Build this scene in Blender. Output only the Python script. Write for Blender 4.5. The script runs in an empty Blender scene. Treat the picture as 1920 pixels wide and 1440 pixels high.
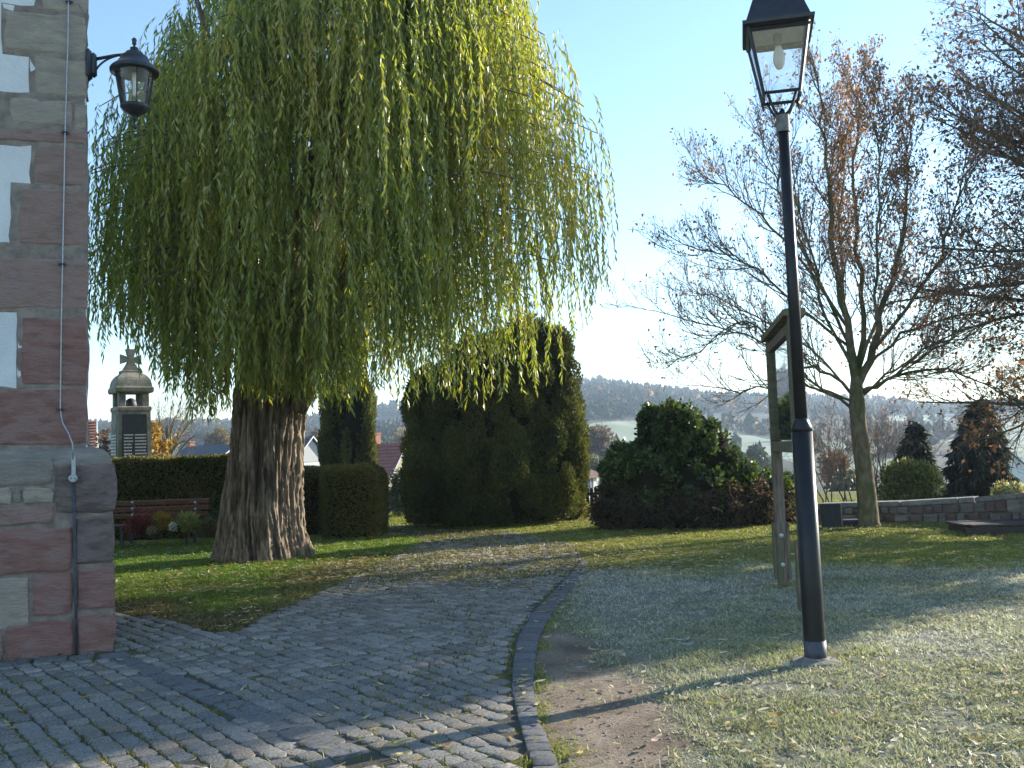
import bpy, bmesh, math, random
import numpy as np
from mathutils import Vector, Matrix
from mathutils.geometry import tessellate_polygon

rng = np.random.default_rng(11)
random.seed(11)
sc = bpy.context.scene
COL = sc.collection
R = math.radians

# ------------------------------------------------------------------ camera, sky, sun, exposure
HAZE_DENSITY = 0.00042
F_PX = 1850.0
PITCH, ROLL = R(3.95), R(-1.9)
CAM = np.array([0.0, 0.0, 1.6])
cam_d = bpy.data.cameras.new("camera")
cam = bpy.data.objects.new("camera", cam_d)
COL.objects.link(cam)
CM = Matrix.Rotation(math.pi / 2 + PITCH, 4, 'X') @ Matrix.Rotation(ROLL, 4, 'Z')
cam.matrix_world = Matrix.Translation(CAM) @ CM
cam_d.sensor_width = 36.0
cam_d.lens = F_PX / 1920 * 36
cam_d.clip_start = 0.1
cam_d.clip_end = 6000
sc.camera = cam
CR = np.array(CM.to_3x3())

SUN_AZ = math.atan2(0.84, 0.54)          # from +Y towards +X
SUN_EL = R(17.5)
S = Vector((math.sin(SUN_AZ) * math.cos(SUN_EL), math.cos(SUN_AZ) * math.cos(SUN_EL), math.sin(SUN_EL)))
world = bpy.data.worlds.new("World")
sc.world = world
world.use_nodes = True
wn = world.node_tree
wn.nodes.clear()
sky = wn.nodes.new("ShaderNodeTexSky")
sky.sky_type = 'NISHITA'
sky.sun_disc = False
sky.sun_elevation = SUN_EL
sky.sun_rotation = SUN_AZ
sky.altitude = 250
sky.air_density = 1.15
sky.dust_density = 0.12
sky.ozone_density = 3.0
bg = wn.nodes.new("ShaderNodeBackground")
bg.inputs[1].default_value = 0.13
wo = wn.nodes.new("ShaderNodeOutputWorld")
wn.links.new(sky.outputs[0], bg.inputs[0])
wn.links.new(bg.outputs[0], wo.inputs[0])

sun_d = bpy.data.lights.new("sun", 'SUN')
sun_d.energy = 5.0
sun_d.angle = R(0.5)
sun_d.color = (1.0, 0.91, 0.77)
sun = bpy.data.objects.new("sun", sun_d)
sun.rotation_euler = S.to_track_quat('Z', 'Y').to_euler()
sun.location = (30, 20, 30)
COL.objects.link(sun)

sc.view_settings.view_transform = 'Standard'
sc.view_settings.look = 'None'
sc.view_settings.exposure = 1.38
sc.view_settings.gamma = 1.0
sc.view_settings.use_curve_mapping = False
sc.render.engine = 'CYCLES'
sc.cycles.max_bounces = 7
sc.cycles.transparent_max_bounces = 12
sc.cycles.transmission_bounces = 6
sc.cycles.diffuse_bounces = 3
sc.cycles.glossy_bounces = 3
sc.cycles.volume_bounces = 0
sc.cycles.caustics_reflective = False
sc.cycles.caustics_refractive = False

# ------------------------------------------------------------------ photograph geometry: pixel (1920x1440) to place
def ray(px, py):
    d = CR @ np.array([(px - 960) / F_PX, -(py - 720) / F_PX, -1.0])
    return d

def at(px, py, y):
    d = ray(px, py)
    return CAM + d * (y / d[1])

def gr(px, py, z=0.0):
    d = ray(px, py)
    return CAM + d * ((z - CAM[2]) / d[2])

def project(P):
    q = (np.asarray(P) - CAM) @ CR
    return 960 + F_PX * q[..., 0] / -q[..., 2], 720 - F_PX * q[..., 1] / -q[..., 2]

# ------------------------------------------------------------------ helpers
def hsh(ix, iy, iz):
    h = (ix * 374761393 + iy * 668265263 + iz * 2147483647 + 1274126177) & 0xffffffff
    h = ((h ^ (h >> 13)) * 1274126177) & 0xffffffff
    h = ((h ^ (h >> 16)) * 2246822519) & 0xffffffff
    return ((h ^ (h >> 15)) & 0xffffff) / float(0xffffff)

def vnoise(P):
    P = np.asarray(P, dtype=np.float64)
    i = np.floor(P).astype(np.int64)
    f = P - i
    f = f * f * (3 - 2 * f)
    out = 0
    for dx in (0, 1):
        for dy in (0, 1):
            for dz in (0, 1):
                w = (f[..., 0] if dx else 1 - f[..., 0]) * (f[..., 1] if dy else 1 - f[..., 1]) * (f[..., 2] if dz else 1 - f[..., 2])
                out = out + w * hsh(i[..., 0] + dx, i[..., 1] + dy, i[..., 2] + dz)
    return out

def fbm(P, o=3):
    P = np.asarray(P, dtype=np.float64)
    a, s, t = 1.0, 0, 0
    for k in range(o):
        s = s + a * vnoise(P * (2.03 ** k) + 17.3 * k)
        t += a
        a *= 0.5
    return s / t

def smooth(a, b, x):
    t = np.clip((x - a) / (b - a), 0, 1)
    return t * t * (3 - 2 * t)

def inside(poly, x, y):
    poly = np.asarray(poly)
    r = np.zeros(np.shape(x), bool)
    j = len(poly) - 1
    for i in range(len(poly)):
        xi, yi = poly[i][:2]
        xj, yj = poly[j][:2]
        c = ((yi > y) != (yj > y)) & (x < (xj - xi) * (y - yi) / (yj - yi + 1e-12) + xi)
        r ^= c
        j = i
    return r

def seg_dist(poly, x, y, closed=False):
    d = np.full(np.shape(x), 1e9)
    n = len(poly)
    for i in range(n if closed else n - 1):
        ax, ay = poly[i][:2]
        bx, by = poly[(i + 1) % n][:2]
        vx, vy = bx - ax, by - ay
        t = np.clip(((x - ax) * vx + (y - ay) * vy) / (vx * vx + vy * vy + 1e-12), 0, 1)
        d = np.minimum(d, np.hypot(x - ax - t * vx, y - ay - t * vy))
    return d

def make_mesh(name, V, F, cols=None, smooth_=False):
    me = bpy.data.meshes.new(name)
    V = np.asarray(V, dtype=np.float32)
    if isinstance(F, np.ndarray):
        m, k = F.shape
        me.vertices.add(len(V))
        me.vertices.foreach_set('co', V.ravel())
        me.loops.add(m * k)
        me.loops.foreach_set('vertex_index', F.ravel().astype(np.int32))
        me.polygons.add(m)
        me.polygons.foreach_set('loop_start', np.arange(0, m * k, k, dtype=np.int32))
        me.update(calc_edges=True)
    else:
        me.from_pydata([tuple(v) for v in V.tolist()], [], F)
        me.update()
    if smooth_:
        me.polygons.foreach_set('use_smooth', np.ones(len(me.polygons), bool))
    if cols is not None:
        cols = np.asarray(cols, dtype=np.float32)
        if cols.shape[1] == 3:
            cols = np.concatenate([cols, np.ones((len(cols), 1), np.float32)], 1)
        a = me.attributes.new('Col', 'FLOAT_COLOR', 'POINT')
        a.data.foreach_set('color', cols.ravel())
    return me

BASE = {}

def thing(name, label, cat, loc, group=None):
    o = bpy.data.objects.new(name, None)
    o.empty_display_size = 0.2
    COL.objects.link(o)
    o.location = tuple(loc)
    o['label'] = label
    o['category'] = cat
    if group:
        o['group'] = group
    BASE[o.name] = np.array(loc, float)
    return o

def part(name, geo, m, parent=None, smooth_=False, cols=None, kind=None, label=None):
    """geo = (V, F) in world coordinates; linked as ONE mesh object."""
    V, F = geo
    V = np.asarray(V, dtype=float)
    base = BASE.get(parent.name) if parent else None
    if base is not None:
        V = V - base
    me = make_mesh(name, V, F, cols, smooth_)
    me.materials.append(m)
    o = bpy.data.objects.new(name, me)
    COL.objects.link(o)
    if parent:
        o.parent = parent
        if base is not None:
            BASE[o.name] = base
    if kind:
        o['kind'] = kind
    if label:
        o['label'] = label
    return o

def solo(name, geo, m, label, cat, group=None, **k):
    """a thing that is one mesh, its origin at the foot of it"""
    V, F = geo
    V = np.asarray(V, float)
    c = np.array([V[:, 0].mean(), V[:, 1].mean(), V[:, 2].min()])
    o = part(name, (V - c, F), m, None, **k)
    o.location = tuple(c)
    o['label'] = label
    o['category'] = cat
    if group:
        o['group'] = group
    return o

class MB:
    def __init__(s):
        s.V, s.F = [], []
    def add(s, V, F):
        n = len(s.V)
        s.V.extend([tuple(map(float, v)) for v in V])
        s.F.extend([tuple(int(i) + n for i in f) for f in F])
        return s
    def box(s, c, size, ax=None):
        """ax: 3x3 rows = local axes"""
        A = np.eye(3) if ax is None else np.asarray(ax)
        h = np.array(size) / 2
        V = []
        for dz in (-1, 1):
            for dx, dy in ((-1, -1), (1, -1), (1, 1), (-1, 1)):
                V.append(np.array(c) + A[0] * dx * h[0] + A[1] * dy * h[1] + A[2] * dz * h[2])
        return s.add(V, [(3, 2, 1, 0), (4, 5, 6, 7), (0, 1, 5, 4), (1, 2, 6, 5), (2, 3, 7, 6), (3, 0, 4, 7)])
    def rbox(s, c, size, ax=None, b=0.01):
        """box with its long edges chamfered all round"""
        A = np.eye(3) if ax is None else np.asarray(ax)
        h = np.array(size) / 2
        b = min(b, h.min() * .7)
        V = []
        for z, ins in ((-h[2], b), (-h[2] + b, 0), (h[2] - b, 0), (h[2], b)):
            x, y = h[0] - ins, h[1] - ins
            for dx, dy in ((-x + b, -y), (x - b, -y), (x, -y + b), (x, y - b), (x - b, y), (-x + b, y), (-x, y - b), (-x, -y + b)):
                V.append(np.array(c) + A[0] * dx + A[1] * dy + A[2] * z)
        F = [tuple(range(7, -1, -1)), tuple(range(24, 32))]
        for k in range(3):
            for i in range(8):
                j = (i + 1) % 8
                F.append((k * 8 + i, k * 8 + j, k * 8 + 8 + j, k * 8 + 8 + i))
        return s.add(V, F)
    def tube(s, pts, rad, n=8, caps=True):
        pts = np.asarray(pts, float)
        m = len(pts)
        rad = np.broadcast_to(np.asarray(rad, float), (m,))
        T = np.gradient(pts, axis=0)
        T /= np.linalg.norm(T, axis=1)[:, None] + 1e-9
        a = np.array([0, 0, 1.0]) if abs(T[0, 2]) < 0.9 else np.array([1.0, 0, 0])
        U = np.cross(T, a)
        U /= np.linalg.norm(U, axis=1)[:, None] + 1e-9
        W = np.cross(T, U)
        ang = np.arange(n) * 2 * math.pi / n
        V = (pts[:, None] + rad[:, None, None] * (np.cos(ang)[None, :, None] * U[:, None] + np.sin(ang)[None, :, None] * W[:, None])).reshape(-1, 3)
        F = []
        for k in range(m - 1):
            for i in range(n):
                j = (i + 1) % n
                F.append((k * n + i, k * n + j, k * n + n + j, k * n + n + i))
        if caps:
            F.append(tuple(range(n - 1, -1, -1)))
            F.append(tuple((m - 1) * n + i for i in range(n)))
        return s.add(V, F)
    def lathe(s, c, prof, n=20, ax=None):
        """prof: (radius, height)"""
        A = np.eye(3) if ax is None else np.asarray(ax)
        V, F = [], []
        for r, z in prof:
            for i in range(n):
                a = 2 * math.pi * i / n
                V.append(np.array(c) + A[0] * r * math.cos(a) + A[1] * r * math.sin(a) + A[2] * z)
        for k in range(len(prof) - 1):
            for i in range(n):
                j = (i + 1) % n
                F.append((k * n + i, k * n + j, k * n + n + j, k * n + n + i))
        F.append(tuple(range(n - 1, -1, -1)))
        F.append(tuple((len(prof) - 1) * n + i for i in range(n)))
        return s.add(V, F)
    def loft(s, rings, cap=True):
        n = len(rings[0])
        V = [p for r in rings for p in r]
        F = []
        for k in range(len(rings) - 1):
            for i in range(n):
                j = (i + 1) % n
                F.append((k * n + i, k * n + j, k * n + n + j, k * n + n + i))
        if cap:
            F.append(tuple(range(n - 1, -1, -1)))
            F.append(tuple((len(rings) - 1) * n + i for i in range(n)))
        return s.add(V, F)
    def prism(s, poly, off):
        """closed polygon of 3-D points pushed along off"""
        n = len(poly)
        P = np.asarray(poly, float)
        V = list(P) + list(P + np.asarray(off))
        F = [tuple(range(n - 1, -1, -1)), tuple(range(n, 2 * n))]
        for i in range(n):
            j = (i + 1) % n
            F.append((i, j, n + j, n + i))
        return s.add(V, F)
    @property
    def geo(s):
        return (np.array(s.V), s.F)

def grid_faces(nu, nv, wrap=False):
    """faces of a grid of nu rows by nv columns"""
    a = np.arange((nu - 1) * (nv if wrap else nv - 1))
    w = nv if wrap else nv - 1
    i, j = a // w, a % w
    j2 = (j + 1) % nv
    return np.stack([i * nv + j, i * nv + j2, (i + 1) * nv + j2, (i + 1) * nv + j], 1)

def rotz(a):
    c, s_ = math.cos(a), math.sin(a)
    return np.array([[c, s_, 0], [-s_, c, 0], [0, 0, 1.0]])     # rows: local x, y, z

# ------------------------------------------------------------------ materials
def mat(name, c1, c2=None, rough=0.8, scale=6.0, bump=0.0, bscale=None, metal=0.0, spec=0.4, detail=4.0, stretch=(1, 1, 1), col=False, lo=0.35, hi=0.65, c3=None, c3scale=2.0):
    m = bpy.data.materials.new(name)
    m.use_nodes = True
    nt = m.node_tree
    b = nt.nodes['Principled BSDF']
    b.inputs['Roughness'].default_value = rough
    b.inputs['Metallic'].default_value = metal
    b.inputs['Specular IOR Level'].default_value = spec
    geo = nt.nodes.new('ShaderNodeNewGeometry')
    mp = nt.nodes.new('ShaderNodeVectorMath')
    mp.operation = 'MULTIPLY'
    mp.inputs[1].default_value = stretch
    nt.links.new(geo.outputs['Position'], mp.inputs[0])
    nz = nt.nodes.new('ShaderNodeTexNoise')
    nz.inputs['Scale'].default_value = scale
    nz.inputs['Detail'].default_value = detail
    nz.inputs['Roughness'].default_value = 0.6
    nt.links.new(mp.outputs[0], nz.inputs['Vector'])
    rp = nt.nodes.new('ShaderNodeValToRGB')
    rp.color_ramp.elements[0].position = lo
    rp.color_ramp.elements[1].position = hi
    c2 = c2 or c1
    rp.color_ramp.elements[0].color = (*c1, 1)
    rp.color_ramp.elements[1].color = (*c2, 1)
    nt.links.new(nz.outputs['Fac'], rp.inputs[0])
    out = rp.outputs[0]
    if c3:
        n3 = nt.nodes.new('ShaderNodeTexNoise')
        n3.inputs['Scale'].default_value = c3scale
        n3.inputs['Detail'].default_value = 3
        nt.links.new(mp.outputs[0], n3.inputs['Vector'])
        r3 = nt.nodes.new('ShaderNodeValToRGB')
        r3.color_ramp.elements[0].position = 0.5
        r3.color_ramp.elements[1].position = 0.62
        nt.links.new(n3.outputs['Fac'], r3.inputs[0])
        mx = nt.nodes.new('ShaderNodeMix')
        mx.data_type = 'RGBA'
        nt.links.new(r3.outputs[0], mx.inputs[0])
        nt.links.new(out, mx.inputs[6])
        mx.inputs[7].default_value = (*c3, 1)
        out = mx.outputs[2]
    if col:
        at_ = nt.nodes.new('ShaderNodeAttribute')
        at_.attribute_name = 'Col'
        mx = nt.nodes.new('ShaderNodeMix')
        mx.data_type = 'RGBA'
        mx.blend_type = 'MULTIPLY'
        mx.inputs[0].default_value = 1
        nt.links.new(out, mx.inputs[6])
        nt.links.new(at_.outputs['Color'], mx.inputs[7])
        out = mx.outputs[2]
    nt.links.new(out, b.inputs['Base Color'])
    if bump:
        n2 = nt.nodes.new('ShaderNodeTexNoise')
        n2.inputs['Scale'].default_value = bscale or scale * 4
        n2.inputs['Detail'].default_value = 6
        n2.inputs['Roughness'].default_value = 0.65
        nt.links.new(mp.outputs[0], n2.inputs['Vector'])
        bp = nt.nodes.new('ShaderNodeBump')
        bp.inputs['Strength'].default_value = 1.0
        bp.inputs['Distance'].default_value = bump
        nt.links.new(n2.outputs['Fac'], bp.inputs['Height'])
        nt.links.new(bp.outputs[0], b.inputs['Normal'])
    return m

def leaf_mat(name, trans=0.35, rough=0.45, spec=0.5, tcol=(1.25, 1.2, 0.55)):
    """leaf colour from the mesh's own Col attribute; part of the sunlight passes through the blade"""
    m = bpy.data.materials.new(name)
    m.use_nodes = True
    nt = m.node_tree
    b = nt.nodes['Principled BSDF']
    b.inputs['Roughness'].default_value = rough
    b.inputs['Specular IOR Level'].default_value = spec
    a = nt.nodes.new('ShaderNodeAttribute')
    a.attribute_name = 'Col'
    nt.links.new(a.outputs['Color'], b.inputs['Base Color'])
    t = nt.nodes.new('ShaderNodeBsdfTranslucent')
    mu = nt.nodes.new('ShaderNodeMix')
    mu.data_type = 'RGBA'
    mu.blend_type = 'MULTIPLY'
    mu.clamp_result = True
    mu.inputs[0].default_value = 1
    nt.links.new(a.outputs['Color'], mu.inputs[6])
    mu.inputs[7].default_value = (*tcol, 1)
    nt.links.new(mu.outputs[2], t.inputs['Color'])
    mx = nt.nodes.new('ShaderNodeMixShader')
    mx.inputs[0].default_value = trans
    nt.links.new(b.outputs[0], mx.inputs[1])
    nt.links.new(t.outputs[0], mx.inputs[2])
    nt.links.new(mx.outputs[0], nt.nodes['Material Output'].inputs['Surface'])
    return m

def glass_mat(name, tint=(1, 1, 1), dirt=0.12, dirtcol=(0.6, 0.6, 0.58), ior=1.45):
    m = bpy.data.materials.new(name)
    m.use_nodes = True
    nt = m.node_tree
    nt.nodes.remove(nt.nodes['Principled BSDF'])
    out = nt.nodes['Material Output']
    tr = nt.nodes.new('ShaderNodeBsdfTransparent')
    tr.inputs[0].default_value = (*tint, 1)
    gl = nt.nodes.new('ShaderNodeBsdfGlossy')
    gl.inputs['Roughness'].default_value = 0.03
    fr = nt.nodes.new('ShaderNodeFresnel')
    fr.inputs[0].default_value = ior
    m1 = nt.nodes.new('ShaderNodeMixShader')
    nt.links.new(fr.outputs[0], m1.inputs[0])
    nt.links.new(tr.outputs[0], m1.inputs[1])
    nt.links.new(gl.outputs[0], m1.inputs[2])
    df = nt.nodes.new('ShaderNodeBsdfTranslucent')
    df.inputs[0].default_value = (*dirtcol, 1)
    d2 = nt.nodes.new('ShaderNodeBsdfDiffuse')
    d2.inputs[0].default_value = (*dirtcol, 1)
    m0 = nt.nodes.new('ShaderNodeMixShader')
    m0.inputs[0].default_value = .5
    nt.links.new(df.outputs[0], m0.inputs[1])
    nt.links.new(d2.outputs[0], m0.inputs[2])
    g = nt.nodes.new('ShaderNodeNewGeometry')
    nz = nt.nodes.new('ShaderNodeTexNoise')
    nz.inputs['Scale'].default_value = 14
    nt.links.new(g.outputs['Position'], nz.inputs['Vector'])
    mr = nt.nodes.new('ShaderNodeMapRange')
    mr.inputs[1].default_value = 0.3
    mr.inputs[2].default_value = 0.8
    mr.inputs[3].default_value = dirt * .4
    mr.inputs[4].default_value = dirt * 1.8
    nt.links.new(nz.outputs['Fac'], mr.inputs[0])
    m2 = nt.nodes.new('ShaderNodeMixShader')
    nt.links.new(mr.outputs[0], m2.inputs[0])
    nt.links.new(m1.outputs[0], m2.inputs[1])
    nt.links.new(m0.outputs[0], m2.inputs[2])
    nt.links.new(m2.outputs[0], out.inputs['Surface'])
    return m

# ------------------------------------------------------------------ foliage
def unit(a):
    return a / (np.linalg.norm(a, axis=-1, keepdims=True) + 1e-9)

def blades(P, D, L, W, fold=0.0):
    """leaf-shaped quads: P foot, D axis (unit), L length, W width -> V, F"""
    n = len(P)
    L = np.broadcast_to(np.asarray(L, float), (n,))[:, None]
    W = np.broadcast_to(np.asarray(W, float), (n,))[:, None]
    Sd = unit(np.cross(D, rng.normal(size=(n, 3))))
    Nn = np.cross(D, Sd)
    V = np.stack([P, P + D * L * .45 + Sd * W / 2 + Nn * W * fold, P + D * L, P + D * L * .45 - Sd * W / 2 + Nn * W * fold], 1).reshape(-1, 3)
    F = np.arange(4 * n).reshape(n, 4)
    return V, F

def mixcol(cs, t):
    """piecewise colour ramp, t in 0..1"""
    cs = np.asarray(cs, float)
    x = np.clip(t, 0, 1) * (len(cs) - 1)
    i = np.clip(np.floor(x).astype(int), 0, len(cs) - 2)
    f = (x - i)[:, None]
    return cs[i] * (1 - f) + cs[i + 1] * f

def sphere_dirs(n):
    return unit(rng.normal(size=(n, 3)))

def lobe_leaves(lobes, per_m2, L, W, cols, up=0.4, out=0.8, rnd=0.7, depth=0.35, cscale=1.5, cvar=0.5, cut_z=None):
    """leaves over ellipsoid lobes (cx,cy,cz,rx,ry,rz)"""
    Ps, Ds = [], []
    for (cx, cy, cz, rx, ry, rz) in lobes:
        area = 4 * math.pi * ((rx * ry) ** 1.6 / 3 + (rx * rz) ** 1.6 / 3 + (ry * rz) ** 1.6 / 3) ** (1 / 1.6)
        n = max(6, int(area * per_m2))
        u = sphere_dirs(n)
        k = 1 - depth * rng.random(n) ** 1.5
        P = np.array([cx, cy, cz]) + u * np.array([rx, ry, rz]) * k[:, None]
        nrm = unit(u / np.array([rx, ry, rz]))
        D = unit(nrm * out + np.array([0, 0, up]) + rng.normal(size=(n, 3)) * rnd)
        Ps.append(P)
        Ds.append(D)
    P, D = np.concatenate(Ps), np.concatenate(Ds)
    if cut_z is not None:
        k = P[:, 2] > cut_z
        P, D = P[k], D[k]
    n = len(P)
    Lr = L * (0.7 + 0.6 * rng.random(n))
    V, F = blades(P, D, Lr, W * (0.7 + 0.6 * rng.random(n)), 0.15)
    t = (1 - cvar) * fbm(P * cscale, 2) + cvar * rng.random(n)
    t = np.clip((t - .2) / .6, 0, 1)
    C = np.repeat(mixcol(cols, t), 4, 0)
    return V, F, C

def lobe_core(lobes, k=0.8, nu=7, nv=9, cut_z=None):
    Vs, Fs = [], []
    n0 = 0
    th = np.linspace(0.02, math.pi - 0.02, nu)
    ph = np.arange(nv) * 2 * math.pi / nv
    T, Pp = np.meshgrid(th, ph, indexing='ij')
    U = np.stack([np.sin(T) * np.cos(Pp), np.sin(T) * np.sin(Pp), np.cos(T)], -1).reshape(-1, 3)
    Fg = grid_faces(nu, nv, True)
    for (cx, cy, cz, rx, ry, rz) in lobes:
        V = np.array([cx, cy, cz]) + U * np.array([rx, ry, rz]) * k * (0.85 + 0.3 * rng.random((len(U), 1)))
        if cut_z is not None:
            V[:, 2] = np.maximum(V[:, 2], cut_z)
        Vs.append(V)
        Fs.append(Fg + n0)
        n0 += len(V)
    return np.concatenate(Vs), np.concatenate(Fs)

def sub_lobes(big, per, r, rz, zmin=0.05, k=0.93):
    """small lobes scattered over the surface of big ellipsoids"""
    out = []
    for (cx, cy, cz, rx, ry, rz_) in big:
        n = per
        u = sphere_dirs(n)
        for q in u:
            p = np.array([cx, cy, cz]) + q * np.array([rx, ry, rz_]) * k * random.uniform(.85, 1.02)
            s_ = random.uniform(.65, 1.35)
            if p[2] > zmin:
                out.append((p[0], p[1], p[2], r * s_, r * s_, rz * s_ * random.uniform(.8, 1.2)))
    return out

def cat(*gs):
    """join several (V, F) numpy geometries with the same face size"""
    n0, Vs, Fs = 0, [], []
    for V, F in gs:
        Vs.append(V)
        Fs.append(F + n0)
        n0 += len(V)
    return np.concatenate(Vs), np.concatenate(Fs)

# ------------------------------------------------------------------ places on the ground
def gl(pts):
    return [gr(x, y)[:2] for x, y in pts]

KERB_L = gl([(1010, 1475), (985, 1400), (972, 1350), (960, 1300), (962, 1250), (970, 1200), (1000, 1150), (1030, 1120), (1058, 1090), (1078, 1068), (1090, 1050)])
KERB_R = gl([(1060, 1475), (1032, 1400), (1010, 1350), (1002, 1300), (1003, 1250), (1010, 1200), (1037, 1150), (1062, 1120), (1082, 1090), (1096, 1068), (1106, 1050)])
PATH = ([(-9.0, 0.5), (0.35, 0.5)] + [tuple(p) for p in KERB_L]
        + gl([(1072, 1022), (1000, 1006), (930, 996), (850, 989), (760, 986), (705, 986)])
        + gl([(702, 996), (760, 1003), (800, 1014), (770, 1030), (715, 1056), (655, 1086), (590, 1118), (505, 1152), (470, 1176), (430, 1189), (350, 1180), (290, 1163), (215, 1146)])
        + [(-9.0, 8.0)])
LAWN_FRONT = gl([(715, 1056), (655, 1086), (590, 1118), (505, 1152), (470, 1176), (430, 1189), (350, 1180), (290, 1163), (215, 1146)])
EARTH = gl([(985, 1230), (1040, 1180), (1120, 1195), (1180, 1250), (1290, 1320), (1285, 1400), (1300, 1475), (1040, 1475), (1000, 1330)])

A0, B0 = gr(0, 1240), gr(215, 1222)
WW = unit((B0 - A0) * np.array([1, 1, 0]))
WN = np.array([WW[1], -WW[0], 0.0])            # out of the wall, towards the yard

_c = unit((B0 - CAM) * np.array([1, 1, 0]))
SIDE = np.array([_c[0] * math.cos(R(6)) - _c[1] * math.sin(R(6)), _c[0] * math.sin(R(6)) + _c[1] * math.cos(R(6)), 0])   # the other side of the corner runs back along here
print('wall dir', WW, 'side', SIDE, 'dot', np.dot(WW, SIDE))

def wall_uz(px, py, off=0.0):
    d = ray(px, py)
    t = (np.dot(WN, A0 - CAM) + off) / np.dot(WN, d)
    P = CAM + d * t
    return float(np.dot(P - A0, WW)), float(P[2])

def wall_P(u, z, off):
    """u along the face, off out of it; depth into the building runs along the building's other side"""
    o = WN * off if off > -.3 else WN * -.3 + SIDE * (-off - .3)
    return np.array([A0[0], A0[1], 0]) + WW * u + o + np.array([0, 0, z])

U_PL = wall_uz(215, 1100)[0]
UP_OFF = -0.10
U_UP = wall_uz(165, 600, UP_OFF)[0]
BUILD_FOOT = [tuple(wall_P(-8, 0, 0)[:2]), tuple(wall_P(U_PL, 0, 0)[:2]), tuple(wall_P(U_PL, 0, -7)[:2]), tuple(wall_P(-8, 0, -7)[:2])]

# ------------------------------------------------------------------ terrain
RIDGE = np.array([(-900, 830), (-300, 810), (0, 802), (290, 798), (430, 796), (600, 790), (700, 772), (760, 764), (900, 742), (1000, 728), (1085, 722), (1150, 720), (1250, 730),
                  (1330, 744), (1440, 752), (1560, 756), (1700, 760), (1800, 762), (1920, 752), (2300, 740), (3000, 790)])
HILL_D0, HILL_D1 = 170.0, 900.0

def ground_z(x, y):
    x, y = np.asarray(x, float), np.asarray(y, float)
    r = np.hypot(x, y)
    az = np.arctan2(x, np.maximum(y, 1e-6))
    azc = np.clip(az, -0.85, 0.85)
    px = 960 + F_PX * np.tan(azc)
    hy = 720 + F_PX * math.tan(PITCH) - (px - 960) * math.tan(-ROLL)
    e = (hy - np.interp(px, RIDGE[:, 0], RIDGE[:, 1])) / F_PX * np.cos(azc)
    top = 1.6 + HILL_D1 * e
    drop = smooth(29, 95, np.maximum(y, np.abs(x) * .9)) * 7.0
    t = np.clip((r - HILL_D0) / (HILL_D1 - HILL_D0), 0, 1)
    hill = (top + 7) * t ** 1.12 * np.where(y > 0, 1, 0.3)
    bump = (vnoise(np.stack([x / 60, y / 60, x * 0], -1)) - .5) * 6 * smooth(180, 400, r)
    roll = (vnoise(np.stack([x / 2.2, y / 2.2, x * 0 + 3], -1)) - .5) * 0.03 * smooth(0.1, 0.8, np.abs(x)) * 0
    return -drop + hill + bump + roll - smooth(900, 1150, r) * 40

FIELDS = [[(1080, 797), (1150, 790), (1250, 788), (1330, 800), (1400, 815), (1500, 836), (1500, 870), (1430, 850), (1330, 842), (1250, 842), (1150, 838), (1085, 830)],
          [(1630, 781), (1760, 777), (1850, 776), (1850, 786), (1750, 788), (1630, 790)],
          [(1870, 775), (2300, 740), (2300, 870), (1880, 872), (1895, 830), (1872, 800)],
          [(1530, 824), (1650, 840), (1640, 850), (1530, 836)],
          [(1540, 850), (1700, 862), (1730, 885), (1560, 880)],
          [(1755, 828), (1800, 822), (1790, 832)]]

def is_field(px, py):
    f = np.zeros(np.shape(px), bool)
    for q in FIELDS:
        f |= inside(q, px, py)
    return f

def frost_at(x, y):
    """how much hoar frost lies on the grass"""
    n = fbm(np.stack([x * .9, y * .9, x * 0], -1), 3)
    edge = 12.9 - 0.10 * x + (n - .5) * 1.6
    right = smooth(0.1, 0.9, x + (y - 6) * .02) * smooth(edge + .9, edge - 0.6, y)
    return right * np.clip(0.55 + 0.9 * (n - .35), 0.1, 1)

def earth_at(x, y):
    d = seg_dist(EARTH, x, y, True) * np.where(inside(EARTH, x, y), 1, -1)
    n = fbm(np.stack([x * 3.1, y * 3.1, x * 0 + 9], -1), 3)
    return smooth(-0.18, 0.22, d + (n - .5) * .75)

def lawn_colour(x, y, t):
    """albedo of the grass at a place; t in 0..1 picks the blade"""
    n = fbm(np.stack([x * .7, y * .7, x * 0 + 5], -1), 3)
    green = mixcol([(.065, .12, .018), (.15, .23, .033), (.30, .34, .07)], np.clip(t * .7 + n * .6 - .15, 0, 1))
    yel = mixcol([(.13, .15, .03), (.27, .28, .065), (.42, .40, .13)], np.clip(t * .7 + n * .5 - .1, 0, 1))
    dry = mixcol([(.10, .075, .03), (.23, .18, .08), (.33, .27, .14)], t)
    left = x < -0.4 - (y - 12) * 0.02
    c = np.where((left & (y < 20))[:, None], green, yel)
    fe = seg_dist(LAWN_FRONT, x, y)
    kd = smooth(1.15, 0.25, fe + (n - .5) * 1.3) * left * (0.45 + .55 * smooth(-1.5, -3.4, x))
    kd = np.maximum(kd, 0.35 * smooth(0.62, 0.75, n))
    c = c * (1 - kd[:, None]) + dry * kd[:, None]
    fr = frost_at(x, y)[:, None]
    froz = mixcol([(.215, .205, .19), (.43, .415, .39), (.78, .765, .735)], np.clip(t * .8 + n * .3, 0, 1))
    return c * (1 - fr) + froz * fr

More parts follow.
